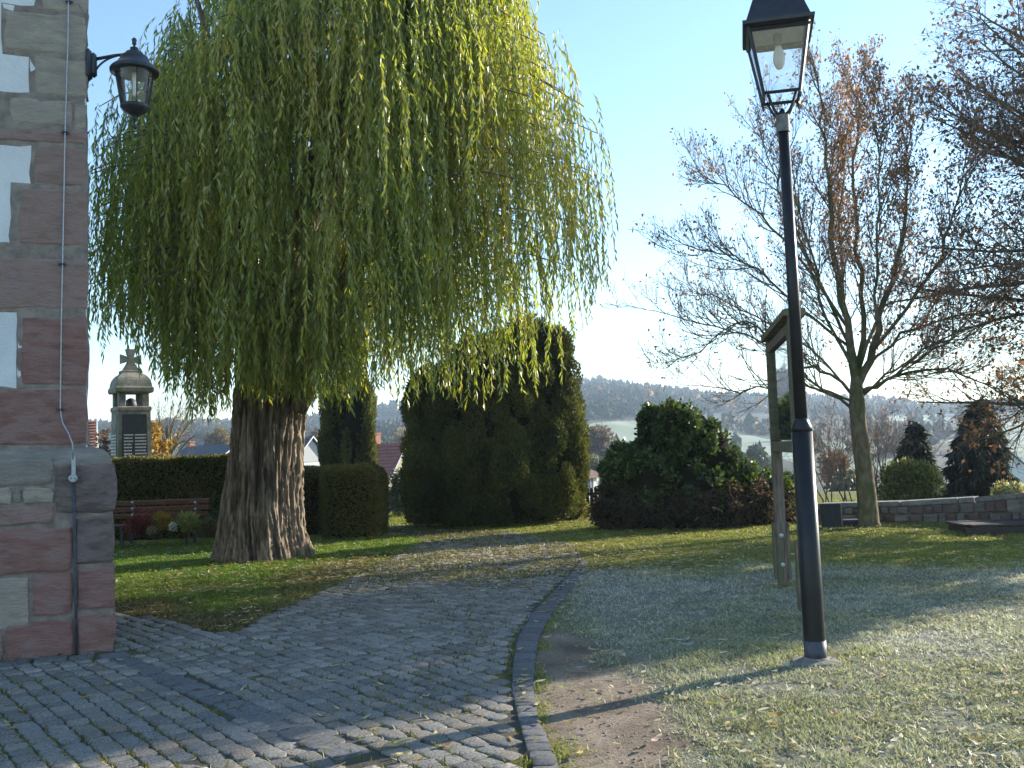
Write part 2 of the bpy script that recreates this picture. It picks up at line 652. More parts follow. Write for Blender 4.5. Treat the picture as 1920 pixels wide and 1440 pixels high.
# one sheet to the horizon: fine near the yard, coarse on the hills
az = np.concatenate([np.linspace(-math.pi, -0.75, 60, endpoint=False), np.linspace(-0.75, 0.75, 620), np.linspace(0.75, math.pi, 60)[1:-1]])
rr = np.concatenate([np.geomspace(0.4, 40, 230), np.geomspace(41, 170, 50)[1:], np.linspace(175, 905, 150), np.array([960, 1050, 1200])])
RR, AZ = np.meshgrid(rr, az, indexing='ij')
GX, GY = (RR * np.sin(AZ)).ravel(), (RR * np.cos(AZ)).ravel()
GZ = ground_z(GX, GY)
GV = np.stack([GX, GY, GZ], 1)
GF = grid_faces(len(rr), len(az), True)[:, ::-1].copy()
soil = lawn_colour(GX, GY, fbm(GV * 7, 2) * .5) * 0.7
ea = earth_at(GX, GY)[:, None]
ecol = mixcol([(.15, .115, .085), (.27, .21, .155), (.37, .305, .235)], fbm(GV * 5 + 40, 3) * 1.5 - .3)
soil = soil * (1 - ea) + ecol * ea
gpx, gpy = project(GV)
far = smooth(45, 150, RR.ravel())[:, None]
fld = is_field(gpx, gpy) & (GY > 0) & (RR.ravel() > 150)
gfar = np.where(fld[:, None], mixcol([(.17, .21, .12), (.27, .31, .21), (.36, .38, .31)], fbm(np.stack([GX / 9, GY / 30, GZ * 0], 1), 2)),
                mixcol([(.03, .035, .022), (.06, .06, .035), (.10, .09, .06)], fbm(GV / 40, 3) + .6 * ((gpx > 1500) & (gpy > 778))))
mid = np.array([.11, .13, .06])
gcol = np.where(RR.ravel()[:, None] < 170, soil * (1 - far) + mid * far, gfar)
m_ground = mat("soil_and_turf", (.72, .72, .72), (1.15, 1.15, 1.15), rough=.95, scale=26, bump=.02, bscale=60, spec=.15, col=True)
ground = part("ground", (GV, GF), m_ground, None, cols=gcol, kind='structure', smooth_=True)

# ------------------------------------------------------------------ cobbled path
m_bed = mat("joint_sand_and_moss", (.075, .07, .058), (.12, .11, .088), rough=1, scale=5, bump=.01, bscale=70, spec=.1, c3=(.11, .12, .035), c3scale=3.0)
pts3 = [Vector((p[0], p[1], 0)) for p in PATH]
tri = tessellate_polygon([pts3])
bedV = [(p[0], p[1], 0.004) for p in PATH]
def up_tri(t):
    a, b, c = [np.array(bedV[i]) for i in t]
    return tuple(t) if np.cross(b - a, c - a)[2] > 0 else tuple(reversed(t))
path = part("cobbled_path", (bedV, [up_tri(t) for t in tri]), m_bed, None, kind='structure')
BASE[path.name] = np.zeros(3)

m_sett = mat("granite_sett", (.165, .152, .132), (.35, .322, .275), rough=.95, scale=75, bump=.006, bscale=55, spec=.12, detail=3, col=True)
m_dark = mat("dark_edging_stone", (.10, .10, .10), (.18, .175, .17), rough=.85, scale=40, bump=.003, bscale=60, spec=.2, col=True)

def sett_unit():
    """a worn stone in a 1 x 1 footprint, height 1: rounded outline, bevel, domed top"""
    n = 12
    cr = rng.uniform(.41, .47, 4)
    e = .5
    sq = [(-.3, -e), (.3, -e), (cr[0], -cr[0]), (e, -.3), (e, .3), (cr[1], cr[1]), (.3, e), (-.3, e), (-cr[2], cr[2]), (-e, .3), (-e, -.3), (-cr[3], -cr[3])]
    o = np.array(sq) * (1 + rng.normal(size=(n, 1)) * .035) + rng.normal(size=(n, 2)) * .018
    o[:, 0] *= 1 + rng.normal() * .06 * np.sign(o[:, 1])
    V = [(*p, -.4) for p in o] + [(*(p * .99), .55) for p in o] + [(*(p * .91), .96 + rng.normal() * .06) for p in o] + [(rng.normal() * .06, rng.normal() * .06, 1.0)]
    F = []
    for r in range(2):
        for i in range(n):
            j = (i + 1) % n
            F += [(r * n + i, r * n + j, r * n + n + j), (r * n + i, r * n + n + j, r * n + n + i)]
    for i in range(n):
        F.append((2 * n + i, 2 * n + (i + 1) % n, 3 * n))
    return np.array(V), np.array(F)

SETTS = [sett_unit() for _ in range(14)]
E1, E2 = np.array([0.63, -0.777]), np.array([0.777, 0.63])
TOWER_EDGE_A, TOWER_EDGE_B = gr(205, 1228)[:2], gr(690, 1432)[:2]   # the gutter line of dark stones
lay = []
row = -66
while row < 135:
    v = row * 0.134
    s_ = -16 + random.random()
    while s_ < 16:
        ln = random.uniform(.12, .175)
        c = E1 * (s_ + ln / 2) + E2 * v
        # the rows swing a little, as laid by hand
        c = c + E2 * .10 * math.sin(s_ * .55) + E1 * .06 * math.sin(v * 1.3)
        lay.append((c[0], c[1], ln * random.uniform(.90, .97), .134 * random.uniform(.86, .97), math.atan2(E1[1], E1[0]) + .055 * math.cos(s_ * .55) + random.gauss(0, .07), random.gauss(0, .004)))
        s_ += ln
    row += 1
lay = np.array(lay)
lx, ly = lay[:, 0], lay[:, 1]
ok = inside(PATH, lx, ly) & (ly > 3.4) & (ly < 21.6) & (seg_dist(KERB_L, lx, ly) > .062) & ~inside(BUILD_FOOT, lx, ly)
ok &= (seg_dist([TOWER_EDGE_A, TOWER_EDGE_B], lx, ly) > .108)
wl = np.array([wall_P(u, 0, .17)[:2] for u in (-8, U_PL + .1)])
ok &= seg_dist(wl, lx, ly) > .12
ppx, ppy = project(np.stack([lx, ly, lx * 0 + .02], 1))
ok &= (ppx > -260) & (ppx < 1500)
lay = lay[ok]
ppx, ppy = ppx[ok], ppy[ok]
# one row of setts lies square to the kerb
kp = np.array(KERB_L)
seen = (ppy < 1436) & (ppx > 4) & (ppx < 1916)
order = np.argsort(-(ppy * seen))
H_SETT = 0.0165
variants = []
for i, (V, F) in enumerate(SETTS):
    tint = 0.66 + 0.52 * rng.random()
    warm = rng.normal() * .03
    me = make_mesh("sett", V, F, np.tile([[tint * (1 + warm), tint, tint * (1 - warm)]], (len(V), 1)))
    me.materials.append(m_sett)
    variants.append(me)
single = order[:300]
for i in single:
    x, y, l, w, a, dz = lay[i]
    o = bpy.data.objects.new("sett", random.choice(variants))
    o.location = (x, y, dz)
    o.rotation_euler = (random.gauss(0, .02), random.gauss(0, .02), a)
    o.scale = (l, w, H_SETT)
    COL.objects.link(o)
    o.parent = path
rest = order[300:]
Vs, Fs, Cs, n0 = [], [], [], 0
for i in rest:
    V, F = SETTS[rng.integers(len(SETTS))]
    x, y, l, w, a, dz = lay[i]
    q = V * np.array([l, w, H_SETT])
    c, s_ = math.cos(a), math.sin(a)
    q = np.stack([q[:, 0] * c - q[:, 1] * s_ + x, q[:, 0] * s_ + q[:, 1] * c + y, q[:, 2] + dz], 1)
    Vs.append(q)
    Fs.append(F + n0)
    t = 0.66 + 0.52 * rng.random()
    Cs.append(np.tile([[t, t, t]], (len(V), 1)))
    n0 += len(V)
part("setts_paving", (np.concatenate(Vs), np.concatenate(Fs)), m_sett, path, cols=np.concatenate(Cs), kind='stuff')

def stone_row(line_l, line_r, step, parent, name, gap=.9, h=.034, zoff=0.0, dark=(.8, 1.1), m=None, loose=1):
    """a row of stones laid across between two edge lines"""
    L, Rr = np.array(line_l), np.array(line_r)
    mid_ = (L + Rr) / 2
    seg = np.linalg.norm(np.diff(mid_, axis=0), axis=1)
    cum = np.concatenate([[0], np.cumsum(seg)])
    s_ = 0.0
    made = []
    vs = []
    for i in range(5):
        V, F = sett_unit()
        V[:, :2] = np.clip(V[:, :2] * 1.06, -.5, .5) if loose == 1 else V[:, :2]
        t = random.uniform(*dark)
        me = make_mesh(name, V, F, np.tile([[t, t, t]], (len(V), 1)))
        me.materials.append(m or m_dark)
        vs.append(me)
    while s_ < cum[-1] - step:
        st = step * random.uniform(.8, 1.2)
        t = s_ + st / 2
        p = np.array([np.interp(t, cum, mid_[:, k]) for k in (0, 1)])
        q = np.array([np.interp(t + .05, cum, mid_[:, k]) for k in (0, 1)])
        w = np.linalg.norm([np.interp(t, cum, L[:, k] - Rr[:, k]) for k in (0, 1)])
        a = math.atan2(q[1] - p[1], q[0] - p[0])
        o = bpy.data.objects.new(name, random.choice(vs))
        o.location = (p[0], p[1], zoff + random.gauss(0, .002))
        o.rotation_euler = (random.gauss(0, .012), random.gauss(0, .012), a + random.gauss(0, .02) * loose)
        o.scale = (st * gap * 1.03, w * random.uniform(.95 if loose == 1 else .8, 1.03 if loose == 1 else 1.15), h)
        COL.objects.link(o)
        o.parent = parent
        s_ += st
        made.append(o)
    return made

kb = KERB_L + KERB_R[::-1]
kt = tessellate_polygon([[Vector((p[0], p[1], 0)) for p in kb]])
bedV = [(p[0], p[1], 0.006) for p in kb]
kerb = part("kerb", (bedV, [up_tri(t) for t in kt]), m_bed, None, kind='structure')
stone_row(KERB_L, KERB_R, .125, kerb, "kerb_stone", gap=.97, h=.022)
gd = unit(np.append(TOWER_EDGE_B - TOWER_EDGE_A, 0))
gn = np.array([-gd[1], gd[0]])
stone_row([TOWER_EDGE_A + gn * .108, TOWER_EDGE_B + gn * .108], [TOWER_EDGE_A - gn * .108, TOWER_EDGE_B - gn * .108], .24, path, "gutter_stone", h=.0175)
wa, wb = wall_P(-1.4, 0, .09)[:2], wall_P(U_PL + .02, 0, .09)[:2]
wc, wd = wall_P(-1.4, 0, .26)[:2], wall_P(U_PL + .02, 0, .26)[:2]
stone_row([wa, wb], [wc, wd], .24, path, "gutter_stone", h=.0175)

# ------------------------------------------------------------------ the building corner
m_plaster = mat("rough_white_plaster", (.70, .71, .71), (.82, .82, .81), rough=.95, scale=3, bump=.012, bscale=55, spec=.15)
m_mortar = mat("lime_mortar", (.20, .165, .145), (.33, .275, .23), rough=1, scale=9, bump=.012, bscale=40, spec=.1)
def stone_mat(n, a, b, c):
    return mat(n, a, b, rough=.92, scale=4.5, bump=.022, bscale=22, spec=.15, stretch=(1, 1, 3.2), c3=c, c3scale=5)
m_red = stone_mat("red_sandstone", (.245, .128, .105), (.335, .19, .16), (.32, .205, .18))
m_pink = stone_mat("brown_sandstone", (.275, .18, .148), (.375, .26, .22), (.34, .24, .215))
m_tan = stone_mat("tan_sandstone", (.33, .285, .225), (.47, .405, .32), (.40, .33, .29))
m_grey = stone_mat("grey_brown_stone", (.13, .10, .088), (.24, .19, .17), (.23, .17, .16))
m_pale = stone_mat("grey_rubble_stone", (.235, .215, .185), (.35, .315, .27), (.28, .235, .20))
bld = thing("building", "corner of a white plastered building with red sandstone corner blocks and projecting plinth", "building", wall_P(U_PL, 0, 0))
Z_PL = wall_uz(165, 838, 0)[1]
PL_C = 0.145                                   # the slope on top of the plinth
def slab(u0, u1, z0, z1, o0, o1):
    P = [wall_P(u0, z0, o0), wall_P(u1, z0, o0), wall_P(u1, z0, o1), wall_P(u0, z0, o1)]
    return MB().prism(P, (0, 0, z1 - z0))
part("wall", slab(-8, U_UP - .008, Z_PL - .4, 8.5, -6.8, UP_OFF).geo, m_plaster, bld)
part("plinth", slab(-8, U_PL - .012, -.1, Z_PL - PL_C, -7, -.012).geo, m_mortar, bld)
# sloping top of the plinth
prof = [(U_PL - .014, -.014, Z_PL - PL_C), (U_PL - .035, -.03, Z_PL - PL_C * .55), (U_PL - .085, -.06, Z_PL - PL_C * .2), (U_PL - .20, -.115, Z_PL + .01)]
rings = [[wall_P(-8, z, o), wall_P(u, z, o), wall_P(u, z, -7 - o), wall_P(-8, z, -7 - o)] for u, o, z in prof]
part("plinth_slope", MB().loft(rings).geo, m_pale, bld)

def block(u0, u1, z0, z1, off, proud, thick=.12, jit=.012, corner=False, rnd=.010):
    """one dressed stone, its face a little uneven and its arrises worn"""
    out = []
    nx = max(2, int((u1 - u0) / .12))
    nz = max(2, int((z1 - z0) / .12))
    for i in range(nx):
        out.append((u0 + (u1 - u0) * i / nx, z0))
    for i in range(nz):
        out.append((u1, z0 + (z1 - z0) * i / nz))
    for i in range(nx):
        out.append((u1 - (u1 - u0) * i / nx, z1))
    for i in range(nz):
        out.append((u0, z1 - (z1 - z0) * i / nz))
    c = np.array([(u0 + u1) / 2, (z0 + z1) / 2])
    o = np.array(out) + rng.normal(size=(len(out), 2)) * jit * .5
    if corner:
        k = np.abs(np.array(out)[:, 0] - u1) < 1e-6
        o[k, 0] = u1 + rng.normal(size=k.sum()) * jit * .55
    # rounded corners
    for ci in (0, nx, nx + nz, 2 * nx + nz):
        o[ci] += (c - o[ci]) / np.linalg.norm(c - o[ci]) * rnd
    ins = c + (o - c) * (1 - np.minimum(.018 / np.abs(np.array([(u1 - u0) / 2, (z1 - z0) / 2])), .2))
    r0 = [wall_P(u, z, off - thick) for u, z in o]
    r1 = [wall_P(u, z, off + proud * .35) for u, z in o]
    r2 = [wall_P(u, z, off + proud + rng.normal() * .003) for u, z in ins]
    n = len(o)
    m = MB()
    V = r0 + r1 + r2 + [wall_P(c[0], c[1], off + proud + .003)]
    F = []
    for k in range(2):
        for i in range(n):
            j = (i + 1) % n
            F.append((k * n + i, k * n + j, k * n + n + j, k * n + n + i))
    for i in range(n):
        F.append((2 * n + i, 2 * n + (i + 1) % n, 3 * n))
    m.add(V, F)
    return m.geo

def quoin(x0, x1, y0, y1, off, m, ref, corner=False, proud=.012, name="stone_block"):
    u0 = wall_uz(x0, (y0 + y1) / 2, off)[0]
    u1 = wall_uz(x1, (y0 + y1) / 2, off)[0]
    z1, z0 = wall_uz(ref, y0, off)[1], wall_uz(ref, y1, off)[1]
    if corner:
        u1 = (U_UP if off < -.05 else U_PL) + random.gauss(0, .006)
    part(name, block(u0, u1, z0, z1, off, proud, thick=.14 if not corner else .5, corner=corner), m, bld)

# mortar bands in the quoin zone of the upper wall, a few mm proud of the plaster
def mortar(x0, x1, y0, y1, off, ref, pr):
    u0, u1 = wall_uz(x0, (y0 + y1) / 2, off)[0], wall_uz(x1, (y0 + y1) / 2, off)[0]
    z1, z0 = wall_uz(ref, y0, off)[1], wall_uz(ref, y1, off)[1]
    if x1 > 150:
        u1 = (U_UP if off < -.05 else U_PL) - .01
    part("mortar_joint", block(u0, u1, z0, z1, off, pr, thick=.1, jit=.02), m_mortar, bld)

U_ = UP_OFF
for (x0, x1, y0, y1, m, cr) in [
        (78, 172, -70, 26, m_tan, 1), (8, 172, 33, 106, m_tan, 1), (64, 170, 112, 184, m_tan, 1), (18, 136, 192, 240, m_tan, 0), (140, 168, 196, 243, m_tan, 1),
        (-40, 166, 248, 272, m_pink, 1), (64, 163, 278, 350, m_pink, 1), (36, 163, 357, 462, m_pink, 1), (-60, 163, 487, 580, m_pink, 1), (40, 165, 595, 722, m_red, 1), (-60, 165, 729, 832, m_red, 1),
        (-20, 172, -150, -78, m_pink, 1), (60, 172, -240, -156, m_tan, 1), (-30, 172, -330, -246, m_red, 1)]:
    quoin(x0, x1, y0, y1, U_, m, 165, bool(cr))
for (x0, x1, y0, y1) in [(70, 170, -340, 150), (70, 170, 140, 500), (48, 170, 440, 836), (-120, 170, 822, 850), (4, 170, 20, 116), (55, 170, 100, 190), (-60, 166, 182, 282), (56, 164, 270, 356), (20, 164, 348, 470), (-60, 164, 460, 590), (32, 165, 575, 730), (-60, 165, 722, 836), (70, 172, -80, 30)]:
    mortar(x0, x1, y0, y1, U_, 165, .004)
for (x0, x1, y0, y1, m, cr) in [
        (104, 215, 872, 960, m_grey, 1), (-40, 99, 856, 904, m_pale, 0), (-30, 22, 909, 938, m_tan, 0), (25, 39, 910, 936, m_pale, 0), (42, 99, 908, 938, m_tan, 0), (-40, 99, 943, 977, m_pink, 0),
        (-40, 133, 984, 1066, m_red, 0), (139, 215, 968, 1058, m_grey, 1), (-40, 54, 1072, 1168, m_tan, 0), (63, 136, 1068, 1146, m_red, 0), (144, 215, 1063, 1142, m_red, 1),
        (10, 139, 1158, 1230, m_red, 0), (144, 215, 1152, 1226, m_red, 1), (-60, 4, 1176, 1238, m_pink, 0)]:
    quoin(x0, x1, y0, y1, -.004, m, 190, bool(cr))

# lightning conductor: wire, clips, test joint and the rod into the ground
m_wire = mat("galvanised_wire", (.33, .35, .38), (.45, .47, .5), rough=.45, scale=30, metal=.7)
m_iron = mat("dark_iron", (.05, .055, .07), (.10, .105, .12), rough=.6, scale=20, metal=.3)
lc = thing("lightning_conductor", "thin grey lightning conductor wire running down the corner stones to the ground", "lightning conductor", wall_P(wall_uz(140, 1225)[0], 0, .02))
def wp(px, py, off):
    u, z = wall_uz(px, py, off)
    return wall_P(u, z, off)
o1 = UP_OFF + .035
wire = [wp(131, -260, o1), wp(129, -40, o1), wp(127, 90, o1), wp(122, 248, o1), wp(118, 460, o1), wp(115, 600, o1), wp(113, 768, o1), wp(117, 792, o1), wp(128, 812, .0), wp(136, 832, .03), wp(137, 862, .035)]
part("wire", MB().tube(wire, .0055, 8).geo, m_wire, lc, smooth_=True)
for x, y in ((129, 3), (122, 248), (116, 495), (113, 768)):
    p = wp(x, y, o1)
    m = MB().box(p - WN * .012, (.035, .03, .03), np.array([WW, WN, (0, 0, 1)]))
    m.tube([p - WW * .03, p + WW * .035], .009, 6)
    m.tube([p - WN * .05, p], .006, 6)
    part("wire_clip", m.geo, m_iron, lc)
m = MB().box((wp(138, 860, .03) + wp(138, 893, .03)) / 2, (.032, .012, .19), np.array([WW, WN, (0, 0, 1)]))
part("test_joint", m.geo, m_wire, lc)
m = MB().lathe(wp(137, 897, .03), [(.036, 0), (.036, .014), (.03, .018)], 14, np.array([WW, (0, 0, 1), WN]))
part("joint_disc", m.geo, m_wire, lc)
for dx in (-.015, .016):
    part("bolt", MB().lathe(wp(137, 897, .05) + WW * dx, [(.006, 0), (.006, .012)], 6, np.array([WW, (0, 0, 1), WN])).geo, m_iron, lc)
part("ground_rod", MB().tube([wp(138, 902, .018), wp(140, 1000, .018), wp(142, 1120, .018), wp(143, 1232, .02)], .0125, 8).geo, m_iron, lc, smooth_=True)

# ------------------------------------------------------------------ wall lamp on the corner
m_black = mat("black_lamp_paint", (.016, .018, .024), (.03, .032, .04), rough=.42, scale=15, bump=.0006, bscale=120, spec=.5)
m_glass = glass_mat("lamp_glass", (.96, .97, .98), .05)
m_white = mat("white_enamel", (.75, .74, .7), (.8, .79, .76), rough=.4)
lp = thing("wall_lamp", "black round wall lantern on a bracket at the top of the stone corner", "lamp", wp(172, 118, UP_OFF))
bp = wall_P(U_UP + .005, wall_uz(170, 118, UP_OFF)[1], UP_OFF - .05)
AXW = np.array([WN, WW, (0, 0, 1)])
m = MB().rbox(bp + WW * .0 - np.array([0, 0, .0]), (.13, .06, .27), AXW, .03)
m.rbox(bp + WW * .045, (.10, .05, .21), AXW, .025)
part("mount_plate", m.geo, m_black, lp)
la = at(252, 118, float(bp[1] + .06))          # axis of the lantern
lx0, ly0 = la[0], la[1]
def lz(py):
    return at(252, py, ly0)[2]
arm0 = bp + WW * .05
topc = np.array([lx0, ly0, lz(100)])
part("bracket_arm", MB().tube([arm0 + (0, 0, .055), (arm0 + topc) / 2 + (0, 0, .035), topc], [.016, .014, .012], 10).geo, m_black, lp, smooth_=True)
t = np.linspace(0, 1, 9)[:, None]
a0, a1, a2 = arm0 + (0, 0, -.075), arm0 + np.array([0, 0, .05]) * 1 + (topc - arm0) * .15, arm0 + (topc - arm0) * .72 + (0, 0, .02)
part("bracket_brace", MB().tube((1 - t) ** 2 * a0 + 2 * t * (1 - t) * a1 + t * t * a2, .009, 8).geo, m_black, lp, smooth_=True)
part("cap", MB().lathe((lx0, ly0, 0), [(.212, lz(137)), (.214, lz(132)), (.20, lz(128)), (.155, lz(121)), (.125, lz(112)), (.118, lz(107)), (.085, lz(104)), (.075, lz(99)), (.04, lz(97)), (.036, lz(90)), (.02, lz(89))], 28).geo, m_black, lp, smooth_=True)
part("finial", MB().lathe((lx0, ly0, 0), [(.012, lz(90)), (.009, lz(85)), (.02, lz(83)), (.018, lz(78)), (.024, lz(75)), (.014, lz(71.5))], 14).geo, m_black, lp, smooth_=True)
# open-ended glass cup
gv, gf = [], []
for k, (r, z) in enumerate([(.165, lz(133)), (.113, lz(199))]):
    for i in range(28):
        a = 2 * math.pi * i / 28
        gv.append((lx0 + r * math.cos(a), ly0 + r * math.sin(a), z))
for i in range(28):
    j = (i + 1) % 28
    gf.append((28 + i, 28 + j, j, i))
part("glass", (gv, gf), m_glass, lp, smooth_=True)
for i in range(4):
    a = .5 + i * math.pi / 2
    d = np.array([math.cos(a), math.sin(a), 0])
    c = np.array([lx0, ly0, 0])
    part("strut", MB().tube([c + d * .168 + (0, 0, lz(134)), c + d * .118 + (0, 0, lz(199))], .006, 6).geo, m_black, lp)
part("bulb", MB().lathe((lx0, ly0, 0), [(.022, lz(136)), (.022, lz(150)), (.018, lz(152)), (.018, lz(178)), (.012, lz(181))], 14).geo, m_white, lp, smooth_=True)
part("base_bowl", MB().lathe((lx0, ly0, 0), [(.008, lz(226)), (.02, lz(223)), (.016, lz(220)), (.03, lz(217)), (.09, lz(211)), (.125, lz(203)), (.125, lz(199)), (.11, lz(197))], 28).geo, m_black, lp, smooth_=True)
part("drop_finial", MB().lathe((lx0, ly0, 0), [(.004, lz(242)), (.017, lz(239)), (.017, lz(236)), (.007, lz(233)), (.007, lz(226))], 12).geo, m_black, lp, smooth_=True)
SEED2 = 9

# ------------------------------------------------------------------ street lamp
sb = gr(1530, 1243)
sl = thing("street_lamp", "tall black street lamp with square glass lantern standing on the frosted lawn", "street lamp", sb)
YL = float(sb[1])
TOPX = at(1467, 215, YL)[0]
LEAN = (TOPX - sb[0]) / (at(1467, 215, YL)[2])
def pole(z):
    return np.array([sb[0] + LEAN * z, sb[1], z])
def zz(px, py):
    return float(at(px, py, YL)[2])
m_pole = mat("black_gloss_paint", (.010, .011, .013), (.018, .019, .021), rough=.36, scale=6, bump=.0004, bscale=60, spec=.3)
m_rust = mat("worn_grey_iron", (.12, .115, .11), (.22, .21, .2), rough=.7, scale=25, bump=.001)
m_conc = mat("grey_concrete", (.13, .12, .10), (.24, .22, .19), rough=.95, scale=14, bump=.004)
z_sh, z_top = zz(1508, 806), zz(1467, 245)
part("base_plate", MB().lathe(sb + (0, 0, -.03), [(.175, 0), (.175, .035), (.165, .05), (.10, .062), (.085, .075)], 26).geo, m_conc, sl, smooth_=False)
part("lower_pole", MB().tube([pole(0), pole(.17), pole(.5), pole(z_sh - .01)], [.0785, .0785, .0775, .076], 24).geo, m_pole, sl, smooth_=True)
part("pole_shoulder", MB().tube([pole(z_sh - .012), pole(z_sh + .02), pole(z_sh + .07), pole(z_sh + .085)], [.077, .076, .054, .048], 24).geo, m_pole, sl, smooth_=True)
part("pole_band", MB().tube([pole(.0), pole(.165)], [.080, .080], 24).geo, m_iron, sl, smooth_=True)
part("upper_pole", MB().tube([pole(z_sh + .06), pole((z_sh + z_top) / 2), pole(z_top)], [.046, .043, .040], 20).geo, m_pole, sl, smooth_=True)
z_sl = zz(1465, 217)
part("sleeve", MB().tube([pole(z_top - .012), pole(z_sl)], [.049, .049], 20).geo, m_rust, sl)
part("spike", MB().tube([pole(z_sl), pole(z_sl + .03), pole(z_sl + .06)], [.03, .026, .004], 12).geo, m_pole, sl)
yaw = R(-13)
AX = rotz(yaw)
zb, zg = zz(1463, 182), zz(1456, 58)            # glass bottom and top
ze = zz(1455, 62)                                # eaves
def ring(z, h, dx=0):
    c = pole(z)
    return [c + AX[0] * sx * h + AX[1] * sy * h for sx, sy in ((-1, -1), (1, -1), (1, 1), (-1, 1))]
hb, ht = .130, .205
RB, RT = ring(zb, hb), ring(ze - .012, ht + .008)
m = MB()
for i in range(4):                               # corner bars
    m.tube([RB[i] + (0, 0, -.02), RT[i]], [.013, .015], 4)
part("lantern_frame", m.geo, m_black, sl)
for i in range(4):
    j = (i + 1) % 4
    part("bottom_rail", MB().tube([RB[i], RB[j]], [.013, .013], 4).geo, m_black, sl)
    part("top_rail", MB().tube([RT[i] - (0, 0, .022), RT[j] - (0, 0, .022)], [.020, .020], 4).geo, m_black, sl)
    a, b, c_, d_ = RB[i], RB[j], RT[j], RT[i]
    mid_ = (a + b + c_ + d_) / 4
    ctr = pole(mid_[2])
    nrm = unit(mid_ - ctr)
    q = [mid_ + (p - mid_) * .97 for p in (a, b, c_, d_)]
    part("glass_pane", MB().prism(q, nrm * .004).geo, m_glass, sl)
    part("drop", MB().tube([RB[i] + (0, 0, -.02), RB[i] + (0, 0, -.045), RB[i] + (0, 0, -.06)], [.012, .009, .002], 6).geo, m_black, sl)
m = MB()
t = np.linspace(0, 1, 10)[:, None]
for i in range(4):
    c = (RB[i] + RB[(i + 1) % 4]) / 2
    c = RB[i] * .78 + pole(zb) * .22
    p0, p3 = c, pole(z_sl + .005) + unit(c - pole(zb)) * .03
    p1, p2 = pole(zb - .07) + (c - pole(zb)) * .75, pole(z_sl + .01) + (c - pole(zb)) * .62
    part("cradle_arm", MB().tube((1 - t) ** 3 * p0 + 3 * t * (1 - t) ** 2 * p1 + 3 * t * t * (1 - t) * p2 + t ** 3 * p3, .0105, 8).geo, m_black, sl, smooth_=True)
HE = .255
eav = [ring(ze - .004, HE), ring(ze + .022, HE + .004), ring(ze + .028, .232), ring(ze + .20, .176), ring(ze + .215, .165), ring(ze + .24, .12), ring(ze + .30, .09)]
part("roof", MB().loft(eav).geo, m_black, sl)
part("reflector", MB().loft([ring(ze - .010, .19), ring(ze - .006, .19)]).geo, m_white, sl)
part("roof_finial", MB().lathe(pole(ze + .29), [(.05, 0), (.03, .05), (.02, .07), (.04, .10), (.03, .14), (.008, .19)], 14).geo, m_black, sl, smooth_=True)
m_bulb = mat("frosted_bulb", (.85, .84, .8), (.88, .87, .84), rough=.25)
zbu = zz(1458, 108)
part("socket", MB().lathe(pole(ze - .11), [(.022, 0), (.024, .02), (.034, .06), (.034, .105)], 14).geo, m_conc, sl, smooth_=True)
pf = [(.006, -.095), (.024, -.085), (.04, -.05), (.045, -.015), (.040, .03), (.028, .065), (.02, .09)]
part("bulb", MB().lathe(pole(ze - .19), pf, 18).geo, m_bulb, sl, smooth_=True)

# ------------------------------------------------------------------ notice board
m_oak = mat("weathered_oak", (.10, .072, .05), (.235, .185, .14), rough=.85, scale=9, bump=.006, bscale=24, spec=.2, stretch=(4, 4, .5), c3=(.13, .13, .07), c3scale=2.5)
m_moss = mat("mossy_oak_rail", (.10, .095, .045), (.20, .175, .11), rough=.9, scale=14, bump=.005, bscale=40, spec=.2)
m_steel = mat("zinc_bolt", (.45, .44, .42), (.55, .54, .5), rough=.45, scale=30, metal=.6)
pf_, pn_ = gr(1469, 1102), gr(1518, 1166)
nb = thing("notice_board", "weathered wooden notice board on two posts behind the street lamp", "notice board", (pf_ + pn_) / 2)
bx = unit((pn_ - pf_) * (1, 1, 0))
by_ = np.array([-bx[1], bx[0], 0])
if by_[0] > 0:
    by_ = -by_                                   # the display side looks to the path
BA = np.array([bx, by_, (0, 0, 1)])
zt_ = float(at(1446, 640, pf_[1])[2])
zl_ = float(at(1452, 846, pf_[1])[2])
PW = .125
for k, p in enumerate((pf_, pn_)):
    po = part("post", MB().rbox(p + (0, 0, zt_ / 2 + .02), (PW, PW * .9, zt_ - .02), BA, .008).geo, m_oak, nb)
    ck = part("cheek_plank", MB().rbox(p - bx * 0 + np.array([0, 0, .41]) + (by_ * (PW * .5 + .012)), (PW * 1.02, .035, .62), BA, .006).geo, m_oak, po)
    ck = part("cheek_plank", MB().rbox(p + np.array([0, 0, .41]) - (by_ * (PW * .5 + .012)), (PW * 1.02, .035, .62), BA, .006).geo, m_oak, po)
    e = bx * (PW / 2 + .004)
    for sgn in (-1, 1):
        for zz_ in (.26, .58):
            part("bolt", MB().lathe(p + sgn * e + (0, 0, zz_), [(.024, 0), (.024, .006), (.014, .008), (.014, .02), (.006, .024)], 10, np.array([by_, (0, 0, 1), bx * sgn])).geo, m_steel, po)
Lb = np.linalg.norm(pn_ - pf_)
cen = (pf_ + pn_) / 2
part("bottom_rail", MB().rbox(cen + (0, 0, zl_ + .05), (Lb - PW - .004, PW * .8, .11), BA, .006).geo, m_moss, nb)
part("top_rail", MB().rbox(cen + (0, 0, zt_ - .09), (Lb - PW - .004, PW * .8, .10), BA, .006).geo, m_oak, nb)
part("back_board", MB().box(cen - by_ * .03 + (0, 0, (zt_ + zl_) / 2), (Lb - PW - .004, .025, zt_ - zl_ - .24), BA).geo, m_oak, nb)
for sgn in (-1, 1):
    part("side_trim", MB().rbox(cen + bx * sgn * (Lb / 2 - PW / 2 - .03) + by_ * .03 + (0, 0, (zt_ + zl_) / 2), (.055, .06, zt_ - zl_ - .24), BA, .004).geo, m_moss, nb)
